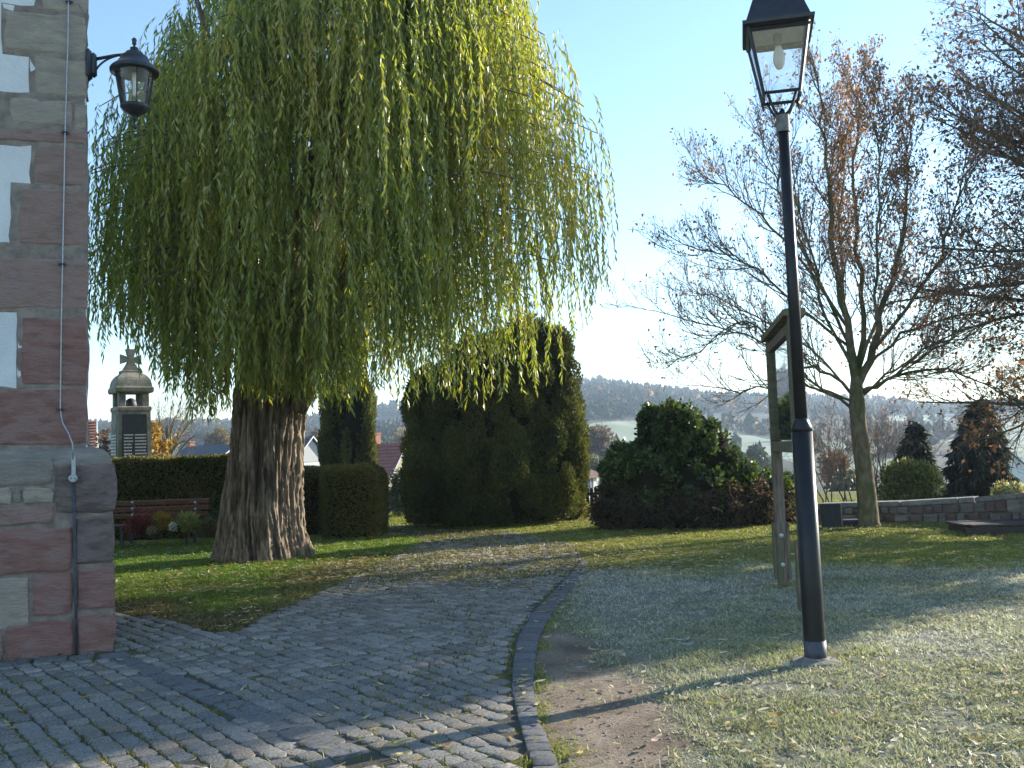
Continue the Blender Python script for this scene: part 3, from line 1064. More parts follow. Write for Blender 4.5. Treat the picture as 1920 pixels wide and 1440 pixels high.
m_sheet = mat("map_sheet", (.30, .40, .36), (.45, .52, .47), rough=.6, scale=5, c3=(.22, .34, .40), c3scale=1.6)  # blue and green tones stand in for reflections in the pane
sheet = part("map_sheet", MB().box(cen - by_ * .012 + (0, 0, (zt_ + zl_) / 2), (Lb - PW - .16, .006, zt_ - zl_ - .28), BA).geo, m_sheet, nb)
m_print = mat("dark_print", (.06, .07, .07), (.10, .11, .1), rough=.7)
m = MB()
for i in range(9):
    z = zl_ + .22 + i * .055
    x = -Lb / 2 + .28
    while x < Lb / 2 - .30:
        w = random.uniform(.06, .16)
        m.box(cen + bx * (x + w / 2) - by_ * .0075 + (0, 0, z), (w, .003, .022), BA)
        x += w + .03
part("printed_lines", m.geo, m_print, sheet, kind='stuff')
part("pane", MB().box(cen + by_ * .012 + (0, 0, (zt_ + zl_) / 2), (Lb - PW - .10, .005, zt_ - zl_ - .26), BA).geo, glass_mat("board_glass", (.85, .9, .9), .06, ior=1.16), nb)
# flat cover board
rise = .05
cp = []
for s_ in (-1, 1):
    c = cen + bx * s_ * (Lb / 2 + .085) + (0, 0, zt_)
    cp.append([c - by_ * .10, c + by_ * .10, c + by_ * .10 + (0, 0, .06), c + (0, 0, .072), c - by_ * .10 + (0, 0, .06)])
part("cover", MB().loft(cp).geo, m_moss, nb)

random.seed(21)
rng = np.random.default_rng(21)
# ------------------------------------------------------------------ weeping willow
WY = float(gr(490, 1046)[1])
wb = np.array([at(492, 1046, WY)[0], WY, 0])
m_bark = mat("willow_bark", (.11, .083, .06), (.38, .305, .225), rough=.95, scale=9, bump=.035, bscale=20, spec=.12, stretch=(2.2, 2.2, .35), col=True, detail=6)
wt = thing("weeping_willow", "huge weeping willow with thick furrowed trunk and trailing green leaves", "tree", wb)
prof = [(1046, 398, 584), (1036, 402, 580), (1015, 407, 574), (985, 412, 569), (950, 417, 567), (900, 426, 566), (860, 431, 566), (810, 437, 568), (770, 440, 573), (730, 442, 578), (695, 446, 580), (660, 455, 560), (620, 465, 545)]
zs, cx_, rad_ = [], [], []
for py, a, b in prof:
    pa, pb = at(a, py, WY), at(b, py, WY)
    zs.append((pa[2] + pb[2]) / 2)
    cx_.append((pa[0] + pb[0]) / 2)
    rad_.append((pb[0] - pa[0]) / 2)
zs[0] = -.05
NU, NV = 250, 300
zq = np.linspace(zs[0], zs[-1], NU)
th = np.arange(NV) * 2 * math.pi / NV
ZQ, TH = np.meshgrid(zq, th, indexing='ij')
cxq = np.interp(ZQ, zs, cx_)
rq = np.interp(ZQ, zs, rad_)
tw = TH + ZQ * .10
circ = np.stack([np.cos(tw), np.sin(tw)], -1)
big = fbm(np.concatenate([circ * 1.6, ZQ[..., None] * .35], -1), 2) - .5
w1 = fbm(np.concatenate([circ * 2.5, ZQ[..., None] * .8 + 9], -1), 2)
rid = 1 - 2 * np.abs(fbm(np.concatenate([circ * 9 + (w1[..., None] - .5) * 1.6, ZQ[..., None] * .75], -1), 2) - .5)
rid2 = 1 - 2 * np.abs(fbm(np.concatenate([circ * 22 + (w1[..., None] - .5) * 2.0, ZQ[..., None] * 2.2 + 30], -1), 2) - .5)
butt = smooth(.75, 0, ZQ) * (np.sin(tw * 6 + 1) * .5 + np.sin(tw * 9.3) * .35) * .085
facet = .86 / np.maximum(np.cos(TH + R(35)), .3)           # side towards the light flattened so the sun catches more of it
round_ = np.minimum(.97 + .10 * big + butt, facet + butt * .8)
rr_ = rq * round_ + (rid - .75) * .15 + (rid2 - .75) * .075 + (fbm(np.concatenate([circ * 30, ZQ[..., None] * 9], -1), 2) - .5) * .02
TV = np.stack([cxq + rr_ * np.cos(TH), WY + rr_ * np.sin(TH) * .92, ZQ], -1).reshape(-1, 3)
tc = np.clip(.62 + (rid.ravel() - .72) * 1.5 + (rid2.ravel() - .75) * 1.2, .4, 1.15)
part("trunk", (TV, grid_faces(NU, NV, True)), m_bark, wt, cols=np.stack([tc, tc, tc], 1), smooth_=True)
# crown: limbs, hanging twigs, leaves
CX, CY = float(at(640, 700, WY)[0]), WY
RX, RY = 4.05, 3.6
zbase = zs[-1]
def px_of_x(x, y):
    return 960 + F_PX * x / y
tips = []
for k in range(440):
    a = random.uniform(0, 2 * math.pi)
    rr0 = math.sqrt(random.uniform(.015, 1.0))
    rr0 = rr0 if random.random() < .75 else random.uniform(.75, 1.03)
    x = CX + RX * rr0 * math.cos(a)
    y = CY + RY * rr0 * math.sin(a)
    ztop = 6.1 + 5.0 * math.sqrt(max(0, 1 - min(rr0, 1) ** 2.2)) + random.gauss(0, .25)
    if x < CX:
        ztop -= .5 * rr0
    u_ = random.random()
    z = ztop if u_ < .5 else random.uniform(3.9, ztop)
    qx, qy = project(np.array([x, y, z]))
    if qx < np.interp(qy, [-100, 0, 100, 200, 320], [430, 370, 305, 225, 150]):
        continue
    tips.append((x, y, z, rr0, a))
# a few that reach out on the two sides
for (px, py, dy) in [(1120, 250, .3), (1095, 200, -.6), (1060, 330, .8), (1085, 420, -.3), (985, 60, .5), (960, 10, -.5), (1040, 180, -1.2), (1105, 320, .0), (186, 200, .2), (200, 330, .6), (178, 420, -.3),
                     (235, 260, -.8), (310, 60, .2), (350, 15, -.4), (215, 520, .5), (190, 540, .1), (280, 150, 1.0), (1010, 120, 1.2), (1070, 500, .4), (320, 620, -.5), (260, 480, -1.2), (360, 650, -.9), (420, 660, .8)]:
    p = at(px, py, CY + dy)
    tips.append((p[0], p[1], p[2], 1.0, math.atan2(p[1] - CY, p[0] - CX)))
for k in range(34):                                # curtain hanging in front of the fork
    p = at(random.uniform(425, 640), random.uniform(470, 610), CY - random.uniform(.9, 2.6))
    tips.append((p[0], p[1], p[2], .5, math.atan2(p[1] - CY, p[0] - CX)))
mbL = MB()
limb_to = []
for k in range(15):
    a = k * 2 * math.pi / 15 + random.gauss(0, .2)
    rr0 = random.uniform(.35, .7)
    e = np.array([CX + RX * rr0 * math.cos(a), CY + RY * rr0 * math.sin(a), 7.2 + 2.8 * math.sqrt(1 - rr0 ** 2)])
    s0 = np.array([np.interp(zbase - .3, zs, cx_) + .38 * math.cos(a), WY + .38 * math.sin(a), zbase - .35])
    t = np.linspace(0, 1, 9)[:, None]
    p1 = s0 + np.array([(e - s0)[0] * .25, (e - s0)[1] * .25, (e - s0)[2] * .6])
    P = (1 - t) ** 2 * s0 + 2 * t * (1 - t) * p1 + t * t * e
    P[1:-1] += rng.normal(size=(7, 3)) * .06
    mbL.tube(P, np.linspace(.15, .035, 9), 9)
    limb_to.append(P)
fork = [at(558, 770, WY - .35), at(578, 725, WY - .42), at(596, 680, WY - .5), at(618, 610, WY - .6), at(660, 500, WY - .8), at(720, 350, WY - 1.0)]
mbL.tube(fork, [.15, .155, .15, .14, .11, .06], 12)
limb_to.append(np.array(fork))
allp = np.concatenate(limb_to)
nq = len(mbL.V)
part("limbs", mbL.geo, m_bark, wt, cols=np.full((nq, 3), .8), smooth_=True, kind='stuff')
ZBX = [(120, 3.4), (165, 3.25), (205, 3.75), (260, 3.8), (300, 3.35), (345, 2.95), (400, 2.4), (440, 2.75), (580, 2.7), (640, 2.5), (800, 2.55), (950, 2.65), (1040, 3.1), (1090, 3.9), (1140, 4.7), (1300, 5)]
zbx, zbz = np.array(ZBX).T
LP, LD, LT = [], [], []
tw_V, tw_F, n0 = [], [], 0
mbB = MB()
for (x, y, z, rr0, a) in tips:
    p = np.array([x, y, z])
    cand = allp[np.argsort(np.linalg.norm(allp - p, axis=1))[:4]]
    cand = cand[np.argmin(cand[:, 2])]
    hz = max(cand[2], z) + .35 * np.linalg.norm(cand[:2] - p[:2])
    t = np.linspace(0, 1, 7)[:, None]
    ctl = np.array([(cand[0] + p[0]) / 2, (cand[1] + p[1]) / 2, min(hz, z + .8)])
    P = (1 - t) ** 2 * cand + 2 * t * (1 - t) * ctl + t * t * p
    mbB.tube(P, np.linspace(.028, .008, 7), 4, caps=False)
    hue = random.random()
    for f in range(random.randint(12, 20)):
        q = P[random.randint(2, 6)] + rng.normal(size=3) * np.array([.16, .16, .16])
        px = px_of_x(q[0], q[1])
        zb_ = float(np.interp(px, zbx, zbz)) - .25 + random.expovariate(2.2) + max(0, (CY - q[1])) * .04
        so = (q[0] - wb[0]) * .84 + (q[1] - wb[1]) * .54           # curtain cut shorter on the sun's side so light reaches the trunk
        if so > .6 and abs(-(q[0] - wb[0]) * .54 + (q[1] - wb[1]) * .84) < 1.35 and q[1] > CY - .4:
            zb_ += .35 * so
        Lf = min(random.uniform(.8, 3.0), q[2] - zb_)
        if Lf < .35:
            continue
        n = int(Lf / .045)
        s_ = np.linspace(0, Lf, n)
        out = random.uniform(.05, .45)
        da = a + random.gauss(0, .9)
        hx = out * (1 - np.exp(-s_ / .35))
        ph, wv = random.uniform(0, 6), random.uniform(.01, .045)
        X = q[0] + math.cos(da) * hx + np.sin(s_ * 2.4 + ph) * wv * s_
        Y = q[1] + math.sin(da) * hx + np.cos(s_ * 2.1 + ph) * wv * s_
        Z = q[2] + .25 * out * np.sin(np.clip(s_ / .5, 0, math.pi)) - s_ * .985
        Pp = np.stack([X, Y, Z], 1)
        T = unit(np.gradient(Pp, axis=0))
        keep = rng.random(n) < .93
        side = rng.normal(size=(n, 3)) * np.array([1, 1, .25])
        D = unit(T * 1.0 + side * .42 + np.array([0, 0, -.35]))
        LP.append(Pp[keep])
        LD.append(D[keep])
        tt = np.clip(.62 * hue + .2 * random.random() + .35 * rng.random(n) + .12 * (px - 640) / 400 - .05, 0, 1)  # sunlit look put into the leaf colour: yellower towards the right
        LT.append(tt[keep])
        kk = Pp[::max(1, n // 8)]
        sd = np.array([math.cos(ph), math.sin(ph), 0]) * .0032
        vv = np.stack([kk - sd, kk + sd], 1).reshape(-1, 3)
        m_ = len(kk)
        i = np.arange(m_ - 1) * 2 + n0
        tw_V.append(vv)
        tw_F.append(np.stack([i, i + 1, i + 3, i + 2], 1))
        n0 += len(vv)
part("branches", mbB.geo, m_bark, wt, cols=np.full((len(mbB.V), 3), .9), smooth_=True, kind='stuff')
LP, LD, LT = np.concatenate(LP), np.concatenate(LD), np.concatenate(LT)
n = len(LP)
V, F = blades(LP, LD, .11 + .06 * rng.random(n), .024 + .012 * rng.random(n), .25)
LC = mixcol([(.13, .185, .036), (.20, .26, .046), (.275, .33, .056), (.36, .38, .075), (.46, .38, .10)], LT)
pale = (rng.random(n) < .22)[:, None]
LC = np.where(pale, LC * .55 + np.array([.20, .225, .14]), LC)                    # leaves showing the silvery underside
m_willow = leaf_mat("willow_leaf", trans=.48, rough=.36, spec=.55, tcol=(1.35, 1.35, .5))
part("foliage", (V, F), m_willow, wt, cols=np.repeat(LC, 4, 0), kind='stuff')
m_twig = mat("willow_twig", (.14, .12, .045), (.22, .18, .07), rough=.7)
part("hanging_twigs", (np.concatenate(tw_V), np.concatenate(tw_F)), m_twig, wt, kind='stuff')
print("willow leaves", n)

# ------------------------------------------------------------------ bare trees
def curve(p, d, L, n, up, wander):
    P = [np.array(p, float)]
    d = np.array(d, float)
    for i in range(n):
        d = d + np.array([0, 0, up / n]) + rng.normal(size=3) * wander
        d /= np.linalg.norm(d)
        P.append(P[-1] + d * L / n)
    return np.array(P)

class Bare:
    def __init__(s):
        s.wood, s.twig, s.tip = MB(), MB(), []
    def sprout(s, P, r0, level, num, Ls, up, t0=.25, ang=(.5, .95), lens=(1.8, .8, .4)):
        m = len(P) - 1
        for k in range(num[level]):
            t = t0 + (1 - t0) * (k + random.random()) / num[level]
            x = t * m
            i = min(int(x), m - 1)
            p = P[i] + (P[i + 1] - P[i]) * (x - i)
            T = unit(P[i + 1] - P[i])
            q = np.cross(T, unit(rng.normal(size=3)))
            q = unit(q)
            a = random.uniform(*ang)
            d = T * math.cos(a) + q * math.sin(a)
            L = lens[level] * Ls * random.uniform(.6, 1.25) * (1.1 - .55 * t)
            seg = (5, 4, 2)[level]
            C = curve(p, d, L, seg, up * (.6 if level else 1), (.075, .10, .12)[level])
            r = max(.0035, min(r0 * (1 - .75 * t) * .6, (.018, .0075, .004)[level] * Ls))
            (s.wood if level == 0 else s.twig).tube(C, np.linspace(r, max(.0025, r * .3), seg + 1), (6, 4, 3)[level], caps=False)
            if level + 1 < len(num):
                s.sprout(C, r, level + 1, num, Ls, up, .12, ang, lens)
            if level >= 1:
                s.tip.append(C[-1])
                s.tip.append(C[len(C) // 2])

m_tbark = mat("smooth_green_bark", (.10, .085, .05), (.22, .18, .11), rough=.9, scale=10, bump=.008, bscale=40, spec=.15, stretch=(1.5, 1.5, .6), c3=(.09, .10, .035), c3scale=2)
m_ttwig = mat("brown_twig", (.14, .10, .075), (.24, .18, .135), rough=.85, scale=9)
m_dead = leaf_mat("withered_leaf", trans=.4, rough=.6, spec=.2, tcol=(1.15, 1.0, .75))

def dead_leaves(tips, n, L, W, cols, parent, weight=None):
    T = np.array(tips)
    w = np.ones(len(T)) if weight is None else weight(T)
    w = w / w.sum()
    P = T[rng.choice(len(T), n, p=w)] + rng.normal(size=(n, 3)) * .05
    D = unit(rng.normal(size=(n, 3)) * .7 + np.array([0, 0, -.9]))
    V, F = blades(P, D, L * (.6 + .8 * rng.random(n)), W * (.6 + .8 * rng.random(n)), .3)
    part("leaves", (V, F), m_dead, parent, cols=np.repeat(mixcol(cols, rng.random(n)), 4, 0), kind='stuff')

random.seed(5)
rng = np.random.default_rng(5)
TY = float(gr(1630, 988)[1])
t1 = thing("bare_tree", "nearly bare spreading tree with rusty leaves in front of the low stone wall", "tree", gr(1628, 988))
def pl(pts, dy0=0.0, dy1=0.0):
    P = np.array([at(x, y, TY + dy0 + (dy1 - dy0) * i / (len(pts) - 1)) for i, (x, y) in enumerate(pts)])
    t = np.linspace(0, len(P) - 1, (len(P) - 1) * 3 + 1)
    Q = np.stack([np.interp(t, range(len(P)), P[:, k]) for k in range(3)], 1)
    Q[1:-1] = (Q[:-2] + 2 * Q[1:-1] + Q[2:]) / 4
    return Q
bt = Bare()
trunk = pl([(1630, 992), (1627, 950), (1621, 890), (1614, 830), (1608, 780), (1606, 735), (1605, 705)])
rt = np.interp(np.arange(len(trunk)), [0, 1, 3, 8, 14, 18], [.25, .195, .175, .155, .14, .095])
rt = rt * (1 + rng.normal(size=len(rt)) * .03)
part("trunk", MB().tube(trunk, rt, 16).geo, m_tbark, t1, smooth_=True)
stems = [
    ([(1606, 730), (1592, 640), (1572, 520), (1556, 400), (1550, 300), (1536, 200), (1524, 115)], 0, -.3, .12),
    ([(1607, 725), (1640, 650), (1662, 560), (1690, 450), (1706, 330), (1702, 215)], 0, .5, .125),
    ([(1605, 705), (1582, 620), (1532, 520), (1492, 430), (1452, 330), (1418, 225)], 0, 1.0, .06),
    ([(1607, 715), (1618, 600), (1606, 470), (1600, 350), (1610, 220), (1602, 150)], 0, 1.2, .09),
    ([(1638, 655), (1700, 580), (1760, 480), (1800, 370), (1822, 240)], 0, -.8, .06),
    ([(1604, 745), (1562, 702), (1500, 688), (1430, 640), (1340, 612), (1225, 582)], 0, -1.0, .05),
    ([(1606, 770), (1560, 742), (1470, 715), (1390, 738), (1290, 722)], 0, .5, .045),
    ([(1612, 735), (1660, 712), (1740, 690), (1830, 708), (1930, 765)], 0, -.5, .055),
    ([(1592, 650), (1500, 580), (1420, 500), (1350, 470), (1290, 478)], 0, -1.4, .045),
    ([(1586, 610), (1500, 480), (1420, 400), (1360, 350), (1308, 322)], 0, .9, .045),
    ([(1622, 690), (1690, 622), (1790, 590), (1900, 606)], 0, 1.4, .05),
    ([(1602, 700), (1560, 600), (1520, 470), (1480, 340), (1470, 250)], 0, -1.6, .05),
    ([(1612, 690), (1650, 560), (1650, 420), (1650, 300), (1660, 200)], 0, -1.5, .055),
    ([(1610, 700), (1580, 560), (1570, 430), (1580, 300), (1570, 210)], 0, 2.2, .05),
    ([(1604, 750), (1550, 680), (1450, 610), (1360, 560), (1290, 540)], 0, 2.0, .04),
    ([(1614, 745), (1680, 690), (1760, 640), (1850, 640)], 0, 2.2, .04),
    ([(1604, 755), (1540, 730), (1470, 660), (1400, 600), (1330, 640), (1250, 690)], 0, -2.2, .04),
    ([(1613, 740), (1680, 700), (1750, 660), (1820, 600), (1880, 500)], 0, -2.2, .045),
]
for pts, d0, d1, r in stems:
    P = pl(pts, d0, d1)
    P[2:-1] += rng.normal(size=(len(P) - 3, 3)) * .035
    part("limb", MB().tube(P, np.linspace(r * .68, .007, len(P)), 8).geo, m_tbark, t1, smooth_=True)
    nL = np.linalg.norm(np.diff(P, axis=0), axis=1).sum()
    bt.sprout(P, r, 0, (int(6 + nL * 3.4), 8, 3), .72, .75, .18, (.35, .75))
part("branches", bt.wood.geo, m_tbark, t1, smooth_=True, kind='stuff')
part("twigs", bt.twig.geo, m_ttwig, t1, kind='stuff')
dead_leaves(bt.tip, 16000, .075, .036, [(.22, .12, .065), (.38, .225, .115), (.50, .33, .18)], t1, lambda T: smooth(2.5, 7.5, T[:, 2]) * (.4 + smooth(5.0, 7.5, T[:, 0])) + .05)

# the bigger tree whose branches reach into view from beside it; it throws the broad shade over the path
random.seed(SEED2)
rng = np.random.default_rng(SEED2)
t2p = np.array([13.4, 18.95, 0])
t2 = thing("beech_tree", "darker brown-leaved tree whose drooping branches overlap the bare tree from beside it", "tree", t2p)
b2 = Bare()
part("trunk", MB().tube([t2p, t2p + (0, .0, .4), t2p + (.05, 0, 2.2), t2p + (0, .1, 5), t2p + (.1, 0, 9)], [.42, .32, .27, .2, .09], 16).geo, m_tbark, t2, smooth_=True)
for k in range(64):
    h = 2.0 + 7.4 * ((k * .618) % 1) ** 1.15
    a = k * 2.4 + random.gauss(0, .3)
    if k % 2:
        a = math.pi + random.gauss(0, .38)
    el = np.interp(h, [2.2, 5, 9.4], [.12, .35, 1.0]) + random.gauss(0, .12)
    L = np.interp(h, [2.4, 4.5, 9.4], [5.6, 6.2, 4.4]) * random.uniform(.85, 1.1)
    L *= 1.0 if math.cos(a) < .1 else .6
    L *= .62 if abs(math.cos(a) * .54 - math.sin(a) * .84) > .62 else 1.0     # narrow across the light
    d = (math.cos(a) * math.cos(el), math.sin(a) * math.cos(el), math.sin(el))
    P = curve(t2p + (0, 0, h), d, L, 9, -.25 if h < 5 else .1, .08)
    part("limb", MB().tube(P, np.linspace(.075, .012, 10), 7).geo, m_tbark, t2, smooth_=True)
    b2.sprout(P, .06, 0, (int(L * 3.6), 8, 3), .85, .1, .2)
part("branches", b2.wood.geo, m_tbark, t2, smooth_=True, kind='stuff')
part("twigs", b2.twig.geo, m_ttwig, t2, kind='stuff')
dead_leaves(b2.tip, 210000, .095, .058, [(.17, .09, .055), (.29, .16, .085), (.40, .235, .12)], t2,
            lambda T: .045 + smooth(3.7, 2.6, np.abs(-(T[:, 0] - t2p[0]) * .54 + (T[:, 1] - t2p[1]) * .84)) * smooth(1.8, 3.0, T[:, 2]) * smooth(.54, .62, T[:, 0] / T[:, 1]))
print("bare trees", len(bt.twig.F), len(b2.twig.F))

random.seed(31)
rng = np.random.default_rng(31)

# ------------------------------------------------------------------ war memorial behind the hedge
MY = 23.5
mc = np.array([at(246, 860, MY)[0], MY, 0.0])
sx = MY / F_PX                                    # metres per pixel there
def mz(py):
    return float(at(246, py, MY)[2])
m_stone = mat("weathered_memorial_stone", (.20, .185, .15), (.34, .31, .25), rough=.95, scale=7, bump=.012, bscale=30, spec=.15, c3=(.17, .18, .12), c3scale=3)
m_plq = mat("dark_slate_plaque", (.022, .028, .04), (.035, .042, .055), rough=.35, scale=10)
m_ins = mat("pale_inscription", (.50, .50, .47), (.6, .6, .56), rough=.7)
mem = thing("memorial", "stone memorial pillar with stone cross, open belfry and dark inscribed plaque behind the hedge", "memorial", mc)
MA = rotz(R(34))
def mring(z, hx, hy=None):
    hy = hy or hx
    return [mc + (0, 0, z) + MA[0] * a * hx + MA[1] * b * hy for a, b in ((-1, -1), (1, -1), (1, 1), (-1, 1))]
h0, h1 = 36 * sx * .86, 32.5 * sx * .86
hm = .36
hb_, ht_ = .40, .365
part("body", MB().loft([mring(0, hb_ + .03), mring(.5, hb_ + .03), mring(.51, hb_), mring(mz(772), ht_)]).geo, m_stone, mem)
part("ledge", MB().loft([mring(mz(772), ht_ + .0), mring(mz(771), ht_ + .02), mring(mz(765), ht_ + .02), mring(mz(763), ht_)]).geo, m_stone, mem)
for a, b in ((-1, -1), (1, -1), (1, 1), (-1, 1)):
    c = mc + MA[0] * a * (ht_ - .10) + MA[1] * b * (ht_ - .10)
    part("belfry_post", MB().rbox(c + (0, 0, (mz(763) + mz(737)) / 2), (.16, .16, mz(737) - mz(763)), MA, .015).geo, m_stone, mem)
rings = []
for py, h in ((738, .405), (735, .43), (729, .432), (726, .40), (720, .39), (714, .37), (709, .335), (705, .29), (702, .24), (700, .20)):
    rings.append(mring(mz(py), h))
part("domed_cap", MB().loft(rings).geo, m_stone, mem)
part("cross_base", MB().loft([mring(mz(701), .235, .17), mring(mz(696), .235, .17), mring(mz(695), .21, .12)]).geo, m_stone, mem)
# cross with flared arms
cz = mz(674)
def cr(pts):
    return [mc + MA[0] * u + (0, 0, z) - MA[1] * .065 for u, z in pts]
k = .235
out = [(-.19, mz(695)), (.19, mz(695)), (.085, mz(681)), (.075, cz - .06), (k, cz - .115), (k, cz + .115), (.065, cz + .05), (.115, mz(655)), (-.115, mz(655)), (-.065, cz + .05), (-k, cz + .115), (-k, cz - .115), (-.075, cz - .06), (-.085, mz(681))]
part("cross", MB().prism(cr(out), MA[1] * .13).geo, m_stone, mem)
part("bell", MB().lathe(mc + (0, 0, mz(764)), [(.13, 0), (.14, .06), (.13, .12), (.10, .18), (.05, .215), (.01, .225)], 16).geo, m_iron, mem, smooth_=True)
def face_plate(z0, z1, frac, side):
    """a plate lying on the leaning front (side 1) or flank (side 0) of the body"""
    def hw(z):
        return np.interp(z, [.51, mz(772)], [hb_, ht_])
    o = []
    for z, s_ in ((z0, -1), (z0, 1), (z1, 1), (z1, -1)):
        h = hw(z)
        o.append((mc + (0, 0, z) + (MA[0] * s_ * h * frac - MA[1] * (h + .002)) if side else mc + (0, 0, z) + (-MA[0] * (h + .002) + MA[1] * s_ * h * frac)))
    return o
for side in (1, 0):
    nrm = -MA[1] if side else -MA[0]
    q = face_plate(.85, mz(778), .74, side)
    pq = part("plaque", MB().prism(q, nrm * .018).geo, m_plq if side else m_stone, mem)
    mm = MB()
    q = np.array(q)
    rows = [r for r in range(10)] + [r for r in range(11, 17)]
    for r_ in rows:
        v = .74 - r_ * .038
        for (a, b) in ((.05, .44), (.50, .96)):
            u = a
            e_ = b - random.uniform(0, .10) if a < .4 else b
            while u < e_ - .03:
                w = random.uniform(.03, .11)
                w = min(w, e_ - u)
                P = [(q[0] * (1 - uu) + q[1] * uu) * (1 - vv) + (q[3] * (1 - uu) + q[2] * uu) * vv + nrm * .0185 for uu, vv in ((u, v), (u + w, v), (u + w, v + .017), (u, v + .017))]
                mm.prism(P, nrm * .003)
                u += w + .014
    part("inscription", mm.geo, m_ins, pq, kind='stuff')

# ------------------------------------------------------------------ clipped hedges
m_hedge = leaf_mat("hedge_leaf", trans=.22, rough=.55, spec=.25)
m_core = mat("dark_shade_core", (.012, .013, .007), (.022, .02, .012), rough=1, scale=20, spec=.05)  # solid near-black core, stands in for the shade inside the leaves
HC = [(.045, .055, .015), (.08, .09, .022), (.13, .13, .033), (.22, .185, .055), (.26, .18, .08)]
def hedge(name_label, c, ax, lx_, ly_, h, rnd_end, per=2300):
    t = thing("clipped_hedge", name_label, "hedge", c)
    n = int(per * (2 * lx_ * h + 2 * ly_ * h + lx_ * ly_))
    A = rotz(ax)
    # rounded box surface
    q = rng.random((n, 3)) * 2 - 1
    fc = rng.random(n)
    tot = 2 * lx_ * h + 2 * ly_ * h + lx_ * ly_
    f1, f2 = 2 * lx_ * h / tot, (2 * lx_ * h + 2 * ly_ * h) / tot
    P = np.stack([q[:, 0] * lx_ / 2, q[:, 1] * ly_ / 2, (q[:, 2] + 1) / 2 * h], 1)
    sgn = np.sign(rng.random(n) - .5)
    P[:, 1] = np.where(fc < f1, sgn * ly_ / 2, P[:, 1])
    P[:, 0] = np.where((fc >= f1) & (fc < f2), sgn * lx_ / 2, P[:, 0])
    P[:, 2] = np.where(fc >= f2, h, P[:, 2])
    inner = np.array([lx_ / 2 - rnd_end, ly_ / 2 - rnd_end, 0])
    ctr = np.clip(P, -inner, inner)
    ctr[:, 2] = np.minimum(P[:, 2], h - rnd_end)
    d = P - ctr
    L_ = np.linalg.norm(d, axis=1, keepdims=True)
    P = ctr + d / (L_ + 1e-9) * np.minimum(L_, rnd_end)
    wob = (fbm(P * 2.2, 2) - .5)[:, None] * .10 + (fbm(P * 9, 2) - .5)[:, None] * .08
    nrm = d / (L_ + 1e-9)
    P = P + nrm * (wob - .05 * rng.random((n, 1)))
    D = unit(nrm * .7 + rng.normal(size=(n, 3)) * .7 + np.array([0, 0, .25]))
    Pw, Dw = P @ A + np.array(c), D @ A
    V, F = blades(Pw, Dw, .055 + .03 * rng.random(n), .028, .2)
    tq = np.clip(.55 * fbm(P * 1.8 + 5, 2) + .45 * rng.random(n), 0, 1)
    part("foliage", (V, F), m_hedge, t, cols=np.repeat(mixcol(HC, tq), 4, 0), kind='stuff')
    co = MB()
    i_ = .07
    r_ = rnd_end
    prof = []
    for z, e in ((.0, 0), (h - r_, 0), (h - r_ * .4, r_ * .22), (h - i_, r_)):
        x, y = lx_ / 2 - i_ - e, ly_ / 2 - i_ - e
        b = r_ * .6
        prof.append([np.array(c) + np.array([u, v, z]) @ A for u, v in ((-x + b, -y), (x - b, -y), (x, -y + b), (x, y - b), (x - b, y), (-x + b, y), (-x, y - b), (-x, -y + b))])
    part("hedge_shade_core", co.loft(prof).geo, m_core, t)  # dark block inside the hedge, added to stop light passing
    return t
hz_ = float(at(300, 862, 20.8)[2])
a_ = at(150, 900, 20.9)[0]
b_ = at(455, 900, 20.9)[0]
hedge("clipped hedge behind the brown bench and below the memorial", ((a_ + b_) / 2, 21.5, 0), R(0), b_ - a_, 1.2, hz_ + .02, .12)
a2_, b2_ = at(600, 900, 19.7)[0], at(707, 900, 19.7)[0]
hedge("square clipped hedge end with rounded corner beside the path behind the willow", ((a2_ + b2_) / 2, 20.4, 0), R(-4), b2_ - a2_, 1.5, float(at(650, 874, 19.9)[2]), .30)
a3_, b3_ = at(548, 900, 20.6)[0], at(640, 900, 20.6)[0]
hedge("brownish length of clipped hedge set back between willow trunk and rounded hedge end", ((a3_ + b3_) / 2, 21.4, 0), R(14), b3_ - a3_ + .3, 1.3, float(at(600, 877, 20.8)[2]), .2, 1800)

# ------------------------------------------------------------------ bench
m_slat = mat("red_brown_bench_wood", (.12, .05, .032), (.22, .10, .06), rough=.6, scale=8, bump=.002, stretch=(1, 6, 6), bscale=30)
bn = thing("park_bench", "red brown slatted park bench with shiny bolts in front of the hedge", "bench", (at(300, 1000, 19.6)[0], 19.6, 0))
bx0, bx1 = at(170, 960, 19.6)[0], at(385, 960, 19.6)[0]
LBn = bx1 - bx0
tilt = R(-2)
for k, py in enumerate((942, 954, 966)):
    z = at(300, py, 19.75)[2]
    part("backrest_slat", MB().rbox(((bx0 + bx1) / 2, 19.78 + .03 * (2 - k), z), (LBn, .035, .10), np.array([(1, 0, 0), (0, math.cos(.25), math.sin(.25)), (0, -math.sin(.25), math.cos(.25))]), .008).geo, m_slat, bn)
for k in range(4):
    part("seat_slat", MB().rbox(((bx0 + bx1) / 2, 19.24 + k * .125, .43 - .004 * k), (LBn, .105, .035), None, .008).geo, m_slat, bn)
for px in (243, 362):
    x = at(px, 960, 19.6)[0]
    m = MB().box((x, 19.42, .38), (.05, .56, .05))
    m.tube([(x, 19.69, .36), (x, 19.86, .86)], .028, 6).box((x, 19.22, .19), (.05, .05, .38)).box((x, 19.68, .19), (.05, .05, .38))
    part("support", m.geo, m_iron, bn)
    for py in (942, 954, 966):
        z = at(px, py, 19.72)[2]
        part("bolt", MB().lathe((x, 19.74, z), [(.026, 0), (.022, .014), (.008, .02)], 8, np.array([(1, 0, 0), (0, 0, 1), (0, -1, 0)])).geo, m_steel, bn)

